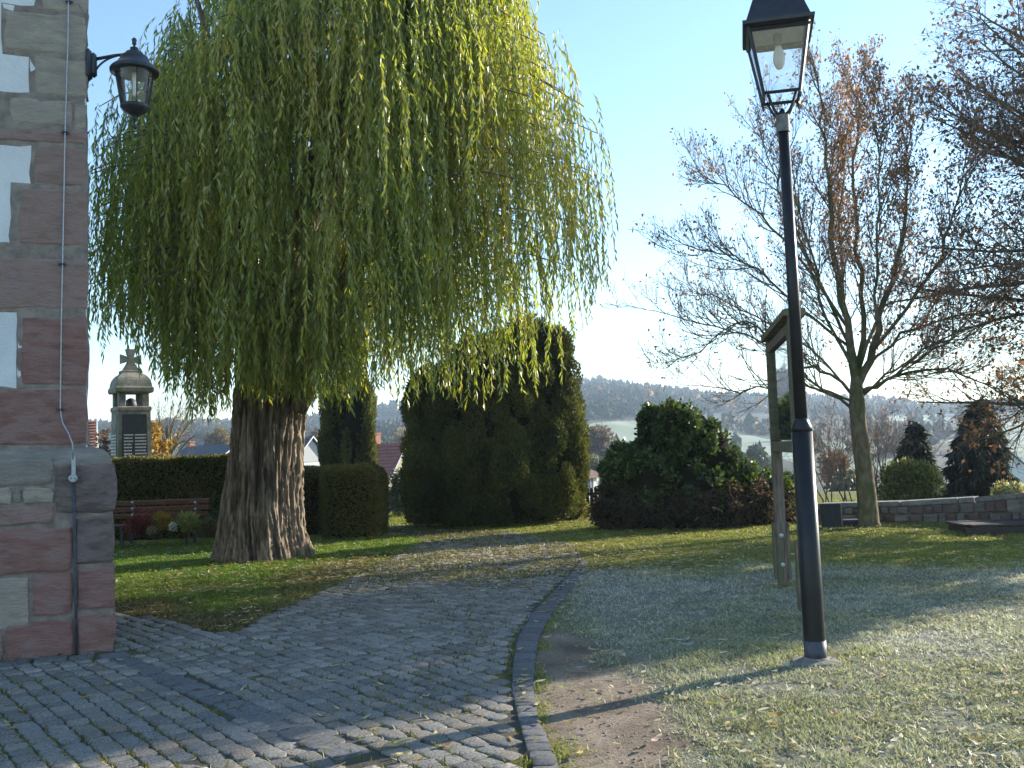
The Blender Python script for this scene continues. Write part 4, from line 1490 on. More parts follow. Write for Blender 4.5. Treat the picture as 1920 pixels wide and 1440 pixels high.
# ------------------------------------------------------------------ flower bed
m_shrub = leaf_mat("shrub_leaf", trans=.35, rough=.5, spec=.3)
m_shrubw = mat("shrub_stem", (.06, .045, .03), (.10, .075, .05), rough=.9)
def shrub(px0, px1, py0, py1, y, cols, label, per=420, L=.06, W=.028, catg="shrub", name="shrub", up=.5, lob=9, smooth_core=True, group=None):
    a, b = at(px0, py1, y), at(px1, py0, y)
    c = np.array([(a[0] + b[0]) / 2, y, max(0, a[2])])
    w, h = abs(b[0] - a[0]), b[2] - c[2]
    t = thing(name, label, catg, c, group)
    L_ = []
    for i in range(lob):
        r_ = w * random.uniform(.16, .28)
        rz_ = h * random.uniform(.18, .34)
        tt = random.random()
        hw = (w / 2 - r_) * (1 - .45 * tt)
        L_.append((c[0] + random.uniform(-1, 1) * hw, y + random.uniform(-.5, .5) * w * .6, c[2] + rz_ * .8 + tt * (h - rz_ * 1.9), r_, r_, rz_))
    V, F, C = lobe_leaves(L_, per, L, W, cols, up=up, depth=.7)
    part("leaves", (V, F), m_shrub, t, cols=C, kind='stuff')
    m = MB()
    for i in range(7):
        q = L_[i % len(L_)]
        m.tube([c + rng.normal(size=3) * (.05, .05, 0), ((c[0] + q[0]) / 2, (c[1] + q[1]) / 2, c[2] + (q[2] - c[2]) * .6), q[:3]], [.012, .009, .005], 4)
    part("stems", m.geo, m_shrubw, t, kind='stuff')
    return t
shrub(232, 292, 952, 1006, 18.95, [(.13, .02, .02), (.26, .055, .045), (.34, .13, .08)], "crimson leaved small shrub in front of the bench", 700)
shrub(285, 330, 957, 1000, 18.9, [(.16, .14, .02), (.34, .24, .03), (.42, .22, .04)], "golden yellow pointed shrub in front of the bench", 600, L=.08, W=.022, up=1.4)
shrub(275, 300, 985, 1006, 18.7, [(.18, .18, .08), (.28, .26, .14), (.34, .30, .2)], "low pale leaved plant between crimson and golden shrubs", 700, L=.045)
shrub(316, 332, 978, 999, 18.65, [(.6, .62, .66), (.78, .8, .84)], "small white flowering plant in the flower bed", 900, L=.035, W=.03, catg="flowers", name="white_flowers")
shrub(326, 378, 954, 1008, 18.8, [(.10, .13, .03), (.24, .26, .07), (.40, .38, .15)], "green leafy shrub with pale tips in the bed", 520)
shrub(370, 412, 966, 1008, 18.75, [(.05, .06, .02), (.12, .11, .04), (.2, .14, .06)], "brownish green shrub next to the willow trunk", 520)
shrub(388, 425, 955, 982, 19.8, [(.025, .04, .012), (.05, .07, .02)], "dark green low shrub behind the willow trunk", 500)
m_gravel = mat("pale_gravel", (.22, .2, .18), (.4, .37, .33), rough=1, scale=60, bump=.008, bscale=90, detail=2)
gv_ = [gr(150, 1018), gr(290, 1015), gr(330, 1006), gr(320, 998), gr(150, 998)]
part("gravel_strip", ([(p[0], p[1], .005) for p in gv_], [tuple(range(5))]), m_gravel, None, kind='structure')
bedp = [gr(150, 1001), gr(330, 1004), gr(420, 1012), gr(430, 985), gr(150, 985)]
m_soil = mat("dark_bed_soil", (.03, .022, .016), (.06, .045, .03), rough=1, scale=20, bump=.02, bscale=30)
part("flower_bed", ([(p[0], p[1], .009) for p in bedp], [tuple(range(5))]), m_soil, None, kind='structure')
# sloping stone slab between trunk and hedge
q = [gr(545, 1003), gr(626, 1001), gr(628, 996), gr(600, 985), gr(560, 975)]
ms = MB()
r0 = [(p[0], p[1], -.02) for p in q]
hh = [.16, .03, .03, .2, .34]
c0 = np.mean([np.array(p) for p in q], axis=0)
ms.loft([r0, [(p[0], p[1], h * .8) for p, h in zip(q, hh)], [tuple(np.array((p[0], p[1], h)) * .86 + np.array((c0[0], c0[1], h)) * .14) for p, h in zip(q, hh)]])
solo("stone_slab", ms.geo, m_pale, "sloping brown stone slab lying between willow trunk and hedge", "stone slab")

# ------------------------------------------------------------------ evergreens
m_ever = leaf_mat("evergreen_spray", trans=.22, rough=.6, spec=.2, tcol=(1.2, 1.2, .6))
TC = [(.045, .058, .022), (.075, .09, .03), (.12, .135, .042), (.20, .195, .06)]
m_redbark = mat("red_brown_bark", (.10, .05, .035), (.19, .10, .07), rough=.95, scale=8, stretch=(4, 4, 1), bump=.01)
def evergreen(name, label, catg, base, lobes, per, r, rz, per_m2, L, W, cols, up, cutz=None, core=.82, cvar=.4):
    t = thing(name, label, catg, base)
    sl_ = sub_lobes(lobes, per, r, rz, zmin=(cutz or 0) + .05)
    V, F, C = lobe_leaves(sl_, per_m2, L, W, cols, up=up, out=.7, rnd=.45, depth=.5, cscale=1.3, cvar=cvar, cut_z=cutz)
    part("foliage", (V, F), m_ever, t, cols=C, kind='stuff')
    part("shade_core", lobe_core(lobes, core, 9, 12, cutz), m_core, t, kind='stuff')  # dark solid lobes block the light and act as inner shade
    return t
VY = 22.6
def lob(px, py_top, py_bot, hw_px, y, ry=None):
    a, b = at(px, py_top, y), at(px, py_bot, y)
    rx = hw_px * y / F_PX
    return (a[0], y, (a[2] + b[2]) / 2, rx, ry or rx, (a[2] - b[2]) / 2)
thj = [lob(812, 690, 985, 44, VY), lob(852, 660, 990, 50, VY - .3), lob(905, 640, 992, 55, VY - .5), lob(960, 620, 988, 55, VY - .4), lob(1010, 600, 975, 50, VY - .1), lob(1043, 630, 940, 36, VY + .1),
       lob(1052, 720, 930, 34, VY - .1), lob(1030, 780, 985, 42, VY - .5), lob(880, 620, 960, 60, VY + .7), lob(980, 600, 960, 60, VY + .7), lob(800, 790, 985, 34, VY - .5), lob(870, 800, 995, 50, VY - .8), lob(950, 810, 994, 52, VY - .9),
       lob(1055, 800, 925, 30, VY - .2), lob(785, 840, 985, 22, VY), lob(800, 720, 800, 34, VY), lob(925, 650, 985, 105, VY + .5, .7), lob(990, 615, 980, 70, VY + .4)]
ever1 = evergreen("thuja_clump", "massive dark evergreen clump at the bend of the path beyond the willow", "evergreen", (at(930, 985, VY)[0], VY, 0), thj, 44, .22, .38, 900, .085, .034, TC, .9, cutz=.05, core=.76)
m = MB()
for px in (838, 846, 856, 868, 880):
    p = gr(px, 990)
    p[1] -= .3
    m.tube([p + (0, .5, 0), p + (.05 * random.uniform(-3, 3), .35, .45), p + (.08 * random.uniform(-3, 3), .4, 1.2)], [.05, .04, .025], 6)
part("stems", m.geo, m_redbark, ever1, smooth_=True, kind='stuff')
CYP = 27.0
cyp = [lob(640, 640, 930, 34, CYP), lob(662, 660, 930, 32, CYP - .2), lob(650, 600, 760, 26, CYP), lob(680, 715, 905, 17, CYP - .2), lob(622, 720, 920, 20, CYP)]
evergreen("columnar_cypress", "narrow columnar cypress rising behind the rounded hedge end", "evergreen", (at(650, 930, CYP)[0], CYP, 0), cyp, 40, .15, .5, 800, .085, .03, TC, 2.2, cutz=.05, core=.76)

# ivy-covered bush on the far lawn
m_ivy = leaf_mat("ivy_leaf", trans=.3, rough=.3, spec=.6)
IC = [(.025, .045, .010), (.045, .08, .018), (.08, .125, .026), (.14, .19, .04)]
IY = 20.3
ivb = thing("ivy_bush", "broad dark ivy-covered bush with bare brown lower twigs on the lawn", "bush", (at(1280, 998, IY)[0], IY, 0))
top_l = [lob(1280, 748, 900, 60, IY), lob(1240, 775, 900, 45, IY), lob(1320, 800, 920, 62, IY - .1), lob(1180, 830, 930, 40, IY), lob(1160, 850, 950, 28, IY - .2), lob(1370, 850, 960, 50, IY), lob(1265, 770, 850, 36, IY - .4),
         lob(1218, 765, 830, 13, IY), lob(1395, 880, 990, 50, IY + .2), lob(1300, 850, 980, 70, IY - .5), lob(1220, 850, 970, 60, IY - .4), lob(1440, 885, 990, 45, IY + .3), lob(1475, 890, 990, 30, IY + .5)]
sl_ = sub_lobes(top_l, 44, .15, .17, zmin=.12)
V, F, C = lobe_leaves(sl_, 300, .085, .07, IC, up=-.2, out=.6, rnd=.6, depth=.5, cscale=1.4, cvar=.5)
part("leaves", (V, F), m_ivy, ivb, cols=C, kind='stuff')
low_l = [lob(1160, 900, 1000, 48, IY - .3), lob(1215, 905, 1003, 55, IY - .6), lob(1280, 905, 1003, 60, IY - .8), lob(1345, 900, 1003, 60, IY - .6), lob(1410, 900, 1003, 50, IY - .3), lob(1450, 905, 1002, 34, IY)]
sl2 = sub_lobes(low_l, 60, .14, .12, zmin=.03)
BC = [(.035, .026, .017), (.07, .05, .033), (.12, .082, .05), (.10, .10, .03)]
V, F, C = lobe_leaves(sl2, 330, .085, .04, BC, up=-.6, out=.6, rnd=.7, depth=.5, cscale=1.6, cvar=.6, cut_z=.01)
part("withered_leaves", (V, F), m_dead, ivb, cols=C, kind='stuff')
part("shade_core", lobe_core(top_l + low_l, .80, 8, 10, .02), m_core, ivb, kind='stuff')  # dark filling that stands in for shade inside the bush
m = MB()
for i in range(420):
    q = random.choice(low_l)
    a = random.uniform(0, 6.28)
    p = np.array([q[0] + q[3] * math.cos(a) * random.uniform(.3, 1.0), q[1] - q[4] * random.uniform(.2, 1.05), random.uniform(.02, .7)])
    C_ = curve(p, (random.uniform(-1, 1), random.uniform(-.5, .1), random.uniform(-.3, .8)), random.uniform(.25, .6), 3, -.6, .2)
    m.tube(C_, [.006, .005, .004, .003], 3, caps=False)
part("bare_twigs", m.geo, m_shrubw, ivb, kind='stuff')

# small arching shrub beside the red-roofed house, laurel by the fence
shrub(722, 782, 873, 985, 26.5, [(.03, .05, .02), (.07, .09, .05), (.17, .19, .14), (.26, .28, .23)], "round-headed grey green shrub standing in front of the red roof", 260, L=.11, W=.04, lob=22, up=-.2)
shrub(1052, 1106, 918, 988, 22.9, [(.03, .045, .012), (.07, .085, .02), (.16, .15, .05), (.3, .28, .16)], "broad-leaved shrub in front of the paling fence and white house", 260, L=.12, W=.05, lob=18)
# paling fence
m_pale_wood = mat("dark_fence_wood", (.03, .024, .02), (.06, .05, .042), rough=.95, scale=6, stretch=(5, 5, .6), bump=.004)
fx0, fx1, fy = at(1030, 960, 23.6)[0], at(1135, 960, 23.6)[0], 23.6
fe = thing("paling_fence", "low dark wooden paling fence between the evergreen clump and the ivy bush", "fence", ((fx0 + fx1) / 2, fy, 0))
x = fx0
while x < fx1:
    hgt = .72 + random.uniform(-.03, .03)
    P = [(x, fy, .03), (x + .075, fy, .03), (x + .075, fy, hgt - .05), (x + .0375, fy, hgt), (x, fy, hgt - .05)]
    part("paling", MB().prism(P, (0, -.02, 0)).geo, m_pale_wood, fe)
    x += .098
for z in (.2, .55):
    part("fence_rail", MB().box(((fx0 + fx1) / 2, fy + .022, z), (fx1 - fx0, .035, .06)).geo, m_pale_wood, fe)
for x in (fx0 + .1, (fx0 + fx1) / 2, fx1 - .1):
    part("fence_post", MB().box((x, fy + .08, .38), (.08, .08, .76)).geo, m_pale_wood, fe)
# dark garden wall with pale coping far down the path, and the little white sign in front
gx0, gx1, gy = at(690, 950, 29)[0], at(790, 950, 29)[0], 29.0
gw = thing("garden_wall", "dark garden wall with pale coping beyond the end of the path", "wall", ((gx0 + gx1) / 2, gy, 0))
gz = float(at(720, 926, gy)[2])
part("masonry", MB().box(((gx0 + gx1) / 2, gy, gz / 2 - .2), (gx1 - gx0, .3, gz + .4)).geo, mat("dark_rendered_wall", (.07, .075, .085), (.11, .115, .125), rough=.95, scale=4), gw)
part("coping", MB().rbox(((gx0 + gx1) / 2, gy, gz + .05), (gx1 - gx0 + .1, .42, .10), None, .02).geo, m_pale, gw)
sgn_ = thing("sign", "small white sign plate on a dark post beside the hedge end", "sign", (at(711, 975, 25)[0], 25, 0))
part("post", MB().tube([(at(711, 975, 25)[0], 25, 0), (at(711, 975, 25)[0], 25, .38)], .02, 8).geo, m_iron, sgn_)
part("plate", MB().rbox(at(711, 961, 24.97), (.17, .02, .075), np.array([(.98, 0, .18), (0, 1, 0), (-.18, 0, .98)]), .006).geo, m_white, sgn_)

# ------------------------------------------------------------------ low stone wall on the far side of the lawn
m_ws1 = stone_mat("wall_sandstone_red", (.12, .085, .075), (.21, .15, .13), (.15, .11, .10))
m_ws2 = stone_mat("wall_sandstone_grey", (.14, .125, .11), (.25, .225, .195), (.19, .17, .15))
m_ws3 = stone_mat("wall_sandstone_pale", (.21, .18, .155), (.34, .30, .265), (.26, .22, .21))
m_cop = mat("grey_coping_stone", (.15, .145, .135), (.27, .26, .24), rough=.95, scale=9, bump=.01, bscale=35)
WPT = [(gr(1535, 977), 944), (gr(1690, 979), 940), (gr(1830, 981), 932), (gr(1925, 986), 923), (gr(2150, 1000), 905)]
WPT = [(np.array([p[0], p[1], 0.0]), float(at(960, 0, p[1])[2] * 0 + at(project(p)[0], t, p[1])[2])) for p, t in WPT]
swl = thing("stone_wall", "low stone boundary wall with grey coping behind the bare tree", "wall", WPT[1][0])
core = MB()
for (pa, ha), (pb, hb2) in zip(WPT[:-1], WPT[1:]):
    d = unit(pb - pa)
    nn = np.array([d[1], -d[0], 0])
    core.prism([pa + nn * -.03 - (0, 0, .15), pb - nn * .03 - (0, 0, .15), pb - nn * .38 - (0, 0, .15), pa - nn * .38 - (0, 0, .15)], (0, 0, 0.1))
    core.loft([[pa - nn * .03 - (0, 0, .15), pb - nn * .03 - (0, 0, .15), pb - nn * .38 - (0, 0, .15), pa - nn * .38 - (0, 0, .15)],
               [pa - nn * .03 + (0, 0, ha - .10), pb - nn * .03 + (0, 0, hb2 - .10), pb - nn * .38 + (0, 0, hb2 - .10), pa - nn * .38 + (0, 0, ha - .10)]])
    Ls = np.linalg.norm(pb - pa)
    # coping
    s_ = 0.0
    while s_ < Ls - .02:
        l = min(random.uniform(.75, 1.1), Ls - s_)
        t = (s_ + l / 2) / Ls
        p = pa + (pb - pa) * t
        h = ha + (hb2 - ha) * t
        dd = unit(np.append((pb - pa)[:2], hb2 - ha))
        A = np.array([dd, -nn, np.cross(dd, -nn)])
        part("coping_stone", MB().rbox(p - nn * .205 + (0, 0, h - .05), (l * .985, .46, .10), A, .015).geo, m_cop, swl)
        s_ += l
    # courses
    ncs = 2
    for r_ in range(ncs):
        s_ = random.uniform(-.1, 0)
        while s_ < Ls:
            l = random.uniform(.14, .30)
            t = np.clip((s_ + l / 2) / Ls, 0, 1)
            h = ha + (hb2 - ha) * t - .10
            ch = h / ncs
            z = ch * (r_ + .5)
            p = pa + (pb - pa) * t
            V = np.array(MB().rbox((0, 0, 0), (l - .018, .10, ch - .016), np.array([d, -nn, (0, 0, 1)]), .018).V)
            V = V + rng.normal(size=V.shape) * .004
            part("wall_stone", (V + p - nn * random.uniform(.012, .03) + (0, 0, z), MB().rbox((0, 0, 0), (1, 1, 1)).F), random.choices((m_ws1, m_ws2, m_ws3), (2, 2, 1.3))[0], swl)
            s_ += l
part("core", core.geo, m_mortar, swl)
# dark slabs by the wall
m_blk = mat("dark_grave_stone", (.018, .018, .02), (.035, .034, .034), rough=.7, scale=8, bump=.004)
p = gr(1560, 990)
hgt = float(at(1558, 944, p[1])[2])
solo("upright_slab", MB().rbox((p[0], p[1], hgt / 2), (.36, .14, hgt), rotz(R(-8)), .015).geo, m_blk, "upright dark stone slab standing against the low wall beside the bush", "stone slab")
p = gr(1592, 986)
solo("low_slab", MB().loft([[(p[0] + a * .22, p[1] + b * .2, -.02) for a, b in ((-1, -1), (1, -1), (1, 1), (-1, 1))], [(p[0] + a * .22, p[1] + b * .2, .07) for a, b in ((-1, -1), (1, -1), (1, 1), (-1, 1))], [(p[0] + a * .15 + .05, p[1] + b * .15, .12) for a, b in ((-1, -1), (1, -1), (1, 1), (-1, 1))]]).geo, m_blk, "low dark stone lying between upright slab and tree trunk", "stone")
m_plank = mat("dark_damp_timber", (.03, .022, .018), (.07, .05, .04), rough=.8, scale=6, stretch=(1, 6, 6), bump=.004)
pa, pb = gr(1822, 1004), gr(2060, 1004)
tp = thing("timber_platform", "low dark timber platform lying on the grass before the stone wall", "platform", (pa + pb) / 2)
for k in range(5):
    part("plank", MB().rbox(((pa[0] + pb[0]) / 2, pa[1] + .12 + k * .19, .14 + random.uniform(-.006, .006)), (pb[0] - pa[0] - .1 * (k == 0), .18, .04), None, .006).geo, m_plank, tp)
for x in (pa[0] + .12, (pa[0] + pb[0]) / 2, pb[0] - .1):
    part("bearer", MB().box((x, pa[1] + .5, .055), (.12, .98, .12)).geo, m_plank, tp)
part("front_board", MB().rbox(((pa[0] + pb[0]) / 2 - .05, pa[1] - .0, .06), (pb[0] - pa[0] + .1, .045, .12), None, .006).geo, m_plank, tp)

# ------------------------------------------------------------------ conifers and shrubs beyond the wall
def weeping_conifer(label, px, py_top, py_bot, hw_px, y, hook=0.0, frost=.25, n_br=120):
    a, b = at(px, py_top, y), at(px, py_bot, y)
    gz = float(ground_z(a[0], y))
    base = np.array([b[0], y, gz])
    H = a[2] - gz
    Rr = hw_px * y / F_PX
    t = thing("conifer", label, "conifer", base)
    tr = np.array([base + (0, 0, 0), base + (0, 0, H * .5), base + ((a[0] - b[0]) * .7, 0, H * .85), np.array([a[0], y, a[2]])])
    if hook:
        tr = np.concatenate([tr, [tr[-1] + (-hook * .6, 0, .05), tr[-1] + (-hook, 0, -.25)]])
    part("trunk", MB().tube(tr, np.linspace(.13, .015, len(tr)), 8).geo, m_bark, t, cols=np.ones((8 * len(tr), 3)) * .6)
    Ps, Ds, Ts = [], [], []
    mm = MB()
    z0 = max(0, b[2] - gz - .3) / H
    for k in range(n_br):
        q = z0 + (1 - z0) * (k + random.random()) / n_br
        rad_ = Rr * (1 - (q - z0) / (1 - z0)) ** .75 * random.uniform(.75, 1.12) + .08
        an = random.uniform(0, 6.283)
        c = np.array([np.interp(q, [0, .5, .85, 1], tr[:4, 0]), y, gz + H * q])
        d = np.array([math.cos(an), math.sin(an), .25])
        C_ = curve(c, d, rad_, 5, -.9, .08)
        mm.tube(C_, np.linspace(.018, .005, 6), 4, caps=False)
        n = int(34 + 90 * rad_)
        u = rng.random(n) ** .7 * 5
        i = np.minimum(u.astype(int), 4)
        P = C_[i] + (C_[i + 1] - C_[i]) * (u - i)[:, None]
        D = unit(np.array([0, 0, -1.0]) + (C_[-1] - C_[0]) / rad_ * .45 + rng.normal(size=(n, 3)) * .42)
        Ps.append(P)
        Ds.append(D)
        Ts.append(np.clip(rng.random(n) * .6 + (u / 5) * frost + .15 * rng.normal(), 0, 1))
    P, D, T = np.concatenate(Ps), np.concatenate(Ds), np.concatenate(Ts)
    V, F = blades(P, D, .26 * (.5 + .7 * rng.random(len(P))), .055, .2)
    part("needles", (V, F), m_ever, t, cols=np.repeat(mixcol([(.012, .022, .016), (.025, .04, .03), (.055, .075, .06), (.16, .19, .19)], T), 4, 0), kind='stuff')
    part("branches", mm.geo, m_ttwig, t, kind='stuff')
    c_l = [(base[0], y, gz + H * (z0 + .35 * (1 - z0)), Rr * .5, Rr * .5, H * .33 * (1 - z0)), (base[0], y, gz + H * (z0 + .2 * (1 - z0)), Rr * .6, Rr * .6, H * .2 * (1 - z0))]
    part("shade_core", lobe_core(c_l, .95, 8, 10), m_core, t, kind='stuff')  # dark filling that stands in for shade inside the crown
    return t
weeping_conifer("broad dark drooping conifer beyond the stone wall", 1838, 745, 935, 78, 24.5, n_br=230, frost=.22)
weeping_conifer("slim dark conifer with nodding tip beyond the stone wall", 1716, 792, 935, 50, 25.0, hook=.22, n_br=150, frost=.2)
shrub(1648, 1768, 858, 960, 23.4, [(.05, .075, .02), (.11, .14, .03), (.22, .23, .07), (.42, .42, .33)], "glossy light green shrub rising above the stone wall coping", 300, L=.10, W=.045, lob=26)
shrub(1858, 1925, 900, 955, 21.2, [(.07, .10, .03), (.16, .19, .06), (.35, .36, .2), (.55, .56, .5)], "low glossy shrub on the wall under the broad conifer", 300, L=.09, W=.045, lob=12)
def bare_bush(label, px, py_top, py_bot, y, spread, n, hgt_px):
    p = at(px, py_bot, y)
    gz = min(float(ground_z(p[0], y)), p[2])
    base = np.array([p[0], y, gz])
    t = thing("bare_shrub", label, "shrub", base)
    B = Bare()
    H = at(px, py_top, y)[2] - gz
    m = MB()
    for k in range(n):
        C_ = curve(base + rng.normal(size=3) * (.5, .3, 0), (random.gauss(0, spread), random.gauss(0, spread), 1), H * random.uniform(.75, 1.05), 7, .1, .08)
        m.tube(C_, np.linspace(.02, .005, 8), 5, caps=False)
        B.sprout(C_, .015, 0, (9, 5), .85, .3, .3)
    part("stems", m.geo, m_ttwig, t, kind='stuff')
    part("branches", B.wood.geo, m_ttwig, t, kind='stuff')
    part("twigs", B.twig.geo, m_ttwig, t, kind='stuff')
    dead_leaves(B.tip, 350, .06, .03, [(.13, .06, .035), (.3, .15, .07)], t)
bare_bush("leafless shrub with thin bent stems behind the upright dark slab", 1592, 790, 945, 23.5, .22, 11, 150)
bare_bush("leafless thin twiggy shrub behind the light green shrub", 1690, 790, 945, 26, .3, 9, 150)

# ------------------------------------------------------------------ trees around the memorial
bm = thing("small_bare_tree", "small leafless tree beyond the hedge next to the memorial", "tree", (at(318, 862, 42)[0], 42, float(ground_z(at(318, 862, 42)[0], 42))))
B = Bare()
p0 = np.array(bm.location)
top_z = at(318, 772, 42)[2]
part("trunk", MB().tube([p0, p0 + (0, 0, .5 * (top_z - p0[2])), np.array([at(313, 800, 42)[0], 42, at(313, 800, 42)[2]])], [.16, .13, .08], 8).geo, m_tbark, bm)
for (px, py) in ((300, 790), (285, 810), (320, 772), (345, 790), (366, 785), (340, 815), (295, 775), (330, 780), (370, 815), (355, 830)):
    s0 = p0 + (0, 0, (top_z - p0[2]) * random.uniform(.35, .75))
    e = at(px, py, 42 + random.uniform(-1, 1))
    t = np.linspace(0, 1, 7)[:, None]
    P = s0 * (1 - t) + e * t + np.sin(t * 3.1) * np.array([0, 0, .25])
    part("limb", MB().tube(P, np.linspace(.06, .015, 7), 5).geo, m_tbark, bm)
    B.sprout(P, .03, 0, (8, 5), 1.0, .3, .3)
part("twigs", (lambda a, b: (np.concatenate([np.array(a.V), np.array(b.V)]), a.F + [tuple(i + len(a.V) for i in f) for f in b.F]))(B.wood, B.twig), m_ttwig, bm, kind='stuff')

def crown_tree(label, px0, px1, py0, py1, y, cols, name="tree", per=26, L=.3, W=.2, trans=None, n_lob=16, catg="tree"):
    """a tree some way off: trunk, limbs and a crown of leaf-sized faces"""
    a, b = at(px0, py1, y), at(px1, py0, y)
    cx = (a[0] + b[0]) / 2
    gz = float(ground_z(cx, y))
    w, z0, z1 = b[0] - a[0], a[2], b[2]
    t = thing(name, label, catg, (cx, y, gz))
    z0 = max(z0, gz + .1 * (z1 - gz))
    L_ = []
    for i in range(n_lob):
        q = random.random()
        r_ = w * random.uniform(.14, .24)
        prof = math.sin(math.pi * min(.95, .22 + .72 * q)) ** .6
        L_.append((cx + random.uniform(-1, 1) * (w / 2 - r_) * prof, y + random.uniform(-1, 1) * w * .3, z0 + r_ * .6 + q * max(.1, z1 - z0 - 1.6 * r_), r_, r_, r_ * random.uniform(.7, 1.1)))
    V, F, C = lobe_leaves(L_, per, L, W, cols, up=.2, depth=.8, cscale=.35, cvar=.5)
    part("crown", (V, F), m_shrub, t, cols=C, kind='stuff')
    m = MB()
    m.tube([(cx, y, gz - .2), (cx, y, (z0 + z1) / 2)], [w * .035, w * .015], 6)
    for q in L_[:8]:
        m.tube([(cx, y, gz + (q[2] - gz) * .5), q[:3]], [w * .014, w * .005], 4)
    part("trunk", m.geo, m_tbark, t)
    return t
YEL = [(.16, .09, .02), (.32, .19, .04), (.45, .30, .08)]
RUS = [(.10, .055, .045), (.17, .095, .07), (.24, .15, .10)]
PUR = [(.10, .07, .06), (.15, .11, .095), (.21, .16, .13)]
DKG = [(.018, .028, .015), (.035, .05, .022), (.06, .075, .03)]
crown_tree("golden yellow bush beyond the hedge right beside the memorial", 262, 325, 785, 868, 34, YEL, per=90, L=.14, W=.10, catg="bush", name="yellow_bush")
crown_tree("rust brown bush between tiled red roof and memorial", 178, 214, 798, 868, 33, RUS, per=90, L=.14, W=.09, catg="bush", name="brown_bush")
crown_tree("round purplish brown tree beyond the white house", 1082, 1168, 795, 905, 130, PUR, per=14, L=.5, W=.3, n_lob=26)
crown_tree("dull green tree in front of the round brown one", 1085, 1150, 850, 910, 115, [(.05, .055, .03), (.09, .10, .05), (.15, .13, .06)], per=14, L=.45, W=.3)
crown_tree("dark green tree clump at the foot of the frosty field", 1395, 1452, 822, 890, 150, DKG, per=14, L=.5, W=.3)
crown_tree("pale hazy leafless tree behind the red roof chimney", 722, 790, 803, 870, 160, [(.20, .16, .13), (.28, .23, .18), (.34, .29, .22)], per=10, L=.6, W=.2)
crown_tree("orange brown tree behind the leafless shrub and stone wall", 1530, 1606, 836, 920, 70, RUS, per=22, L=.3, W=.2)
crown_tree("dark hazy tree beyond the wall behind the leafless shrub", 1545, 1640, 880, 950, 60, [(.03, .035, .03), (.06, .065, .05), (.1, .1, .08)], per=22, L=.3, W=.2)
crown_tree("grey brown tree on the slope beyond the ivy bush", 1330, 1400, 845, 900, 170, PUR, per=12, L=.5, W=.3)
crown_tree("brown tree between cypress and blue-roofed house", 575, 620, 790, 860, 150, PUR, per=12, L=.5, W=.3)
crown_tree("mottled autumn tree above the blue roof", 380, 440, 800, 850, 170, [(.10, .08, .04), (.2, .14, .06), (.26, .19, .08)], per=12, L=.5, W=.3)

# ------------------------------------------------------------------ houses in the village below
m_redroof = mat("red_clay_tiles", (.17, .045, .035), (.25, .075, .055), rough=.75, scale=3, stretch=(1, 1, 1))
m_brownroof = mat("brown_tiles", (.10, .06, .045), (.16, .10, .075), rough=.85, scale=3)
m_blueroof = mat("dark_slate_roof", (.03, .035, .055), (.05, .055, .08), rough=.6, scale=3)
m_orroof = mat("old_orange_tiles", (.22, .09, .06), (.33, .15, .10), rough=.85, scale=4)
m_cream = mat("cream_render", (.55, .45, .30), (.62, .52, .36), rough=.95, scale=1)
m_wwall = mat("white_render", (.62, .62, .6), (.7, .7, .68), rough=.95, scale=1)
m_bwall = mat("shade_blue_render", (.42, .47, .55), (.48, .53, .6), rough=.95, scale=1)  # pale wall with the blue of shade mixed into its colour
m_shing = mat("pale_shingle_gable", (.36, .37, .36), (.48, .48, .46), rough=.9, scale=8, stretch=(1, 1, 6))
m_brick = mat("orange_brick", (.38, .16, .10), (.48, .22, .14), rough=.95, scale=5)
m_pane = mat("window_glass", (.05, .06, .075), (.08, .09, .11), rough=.08, spec=.6)
m_fr = mat("white_window_frame", (.7, .7, .68), rough=.5)
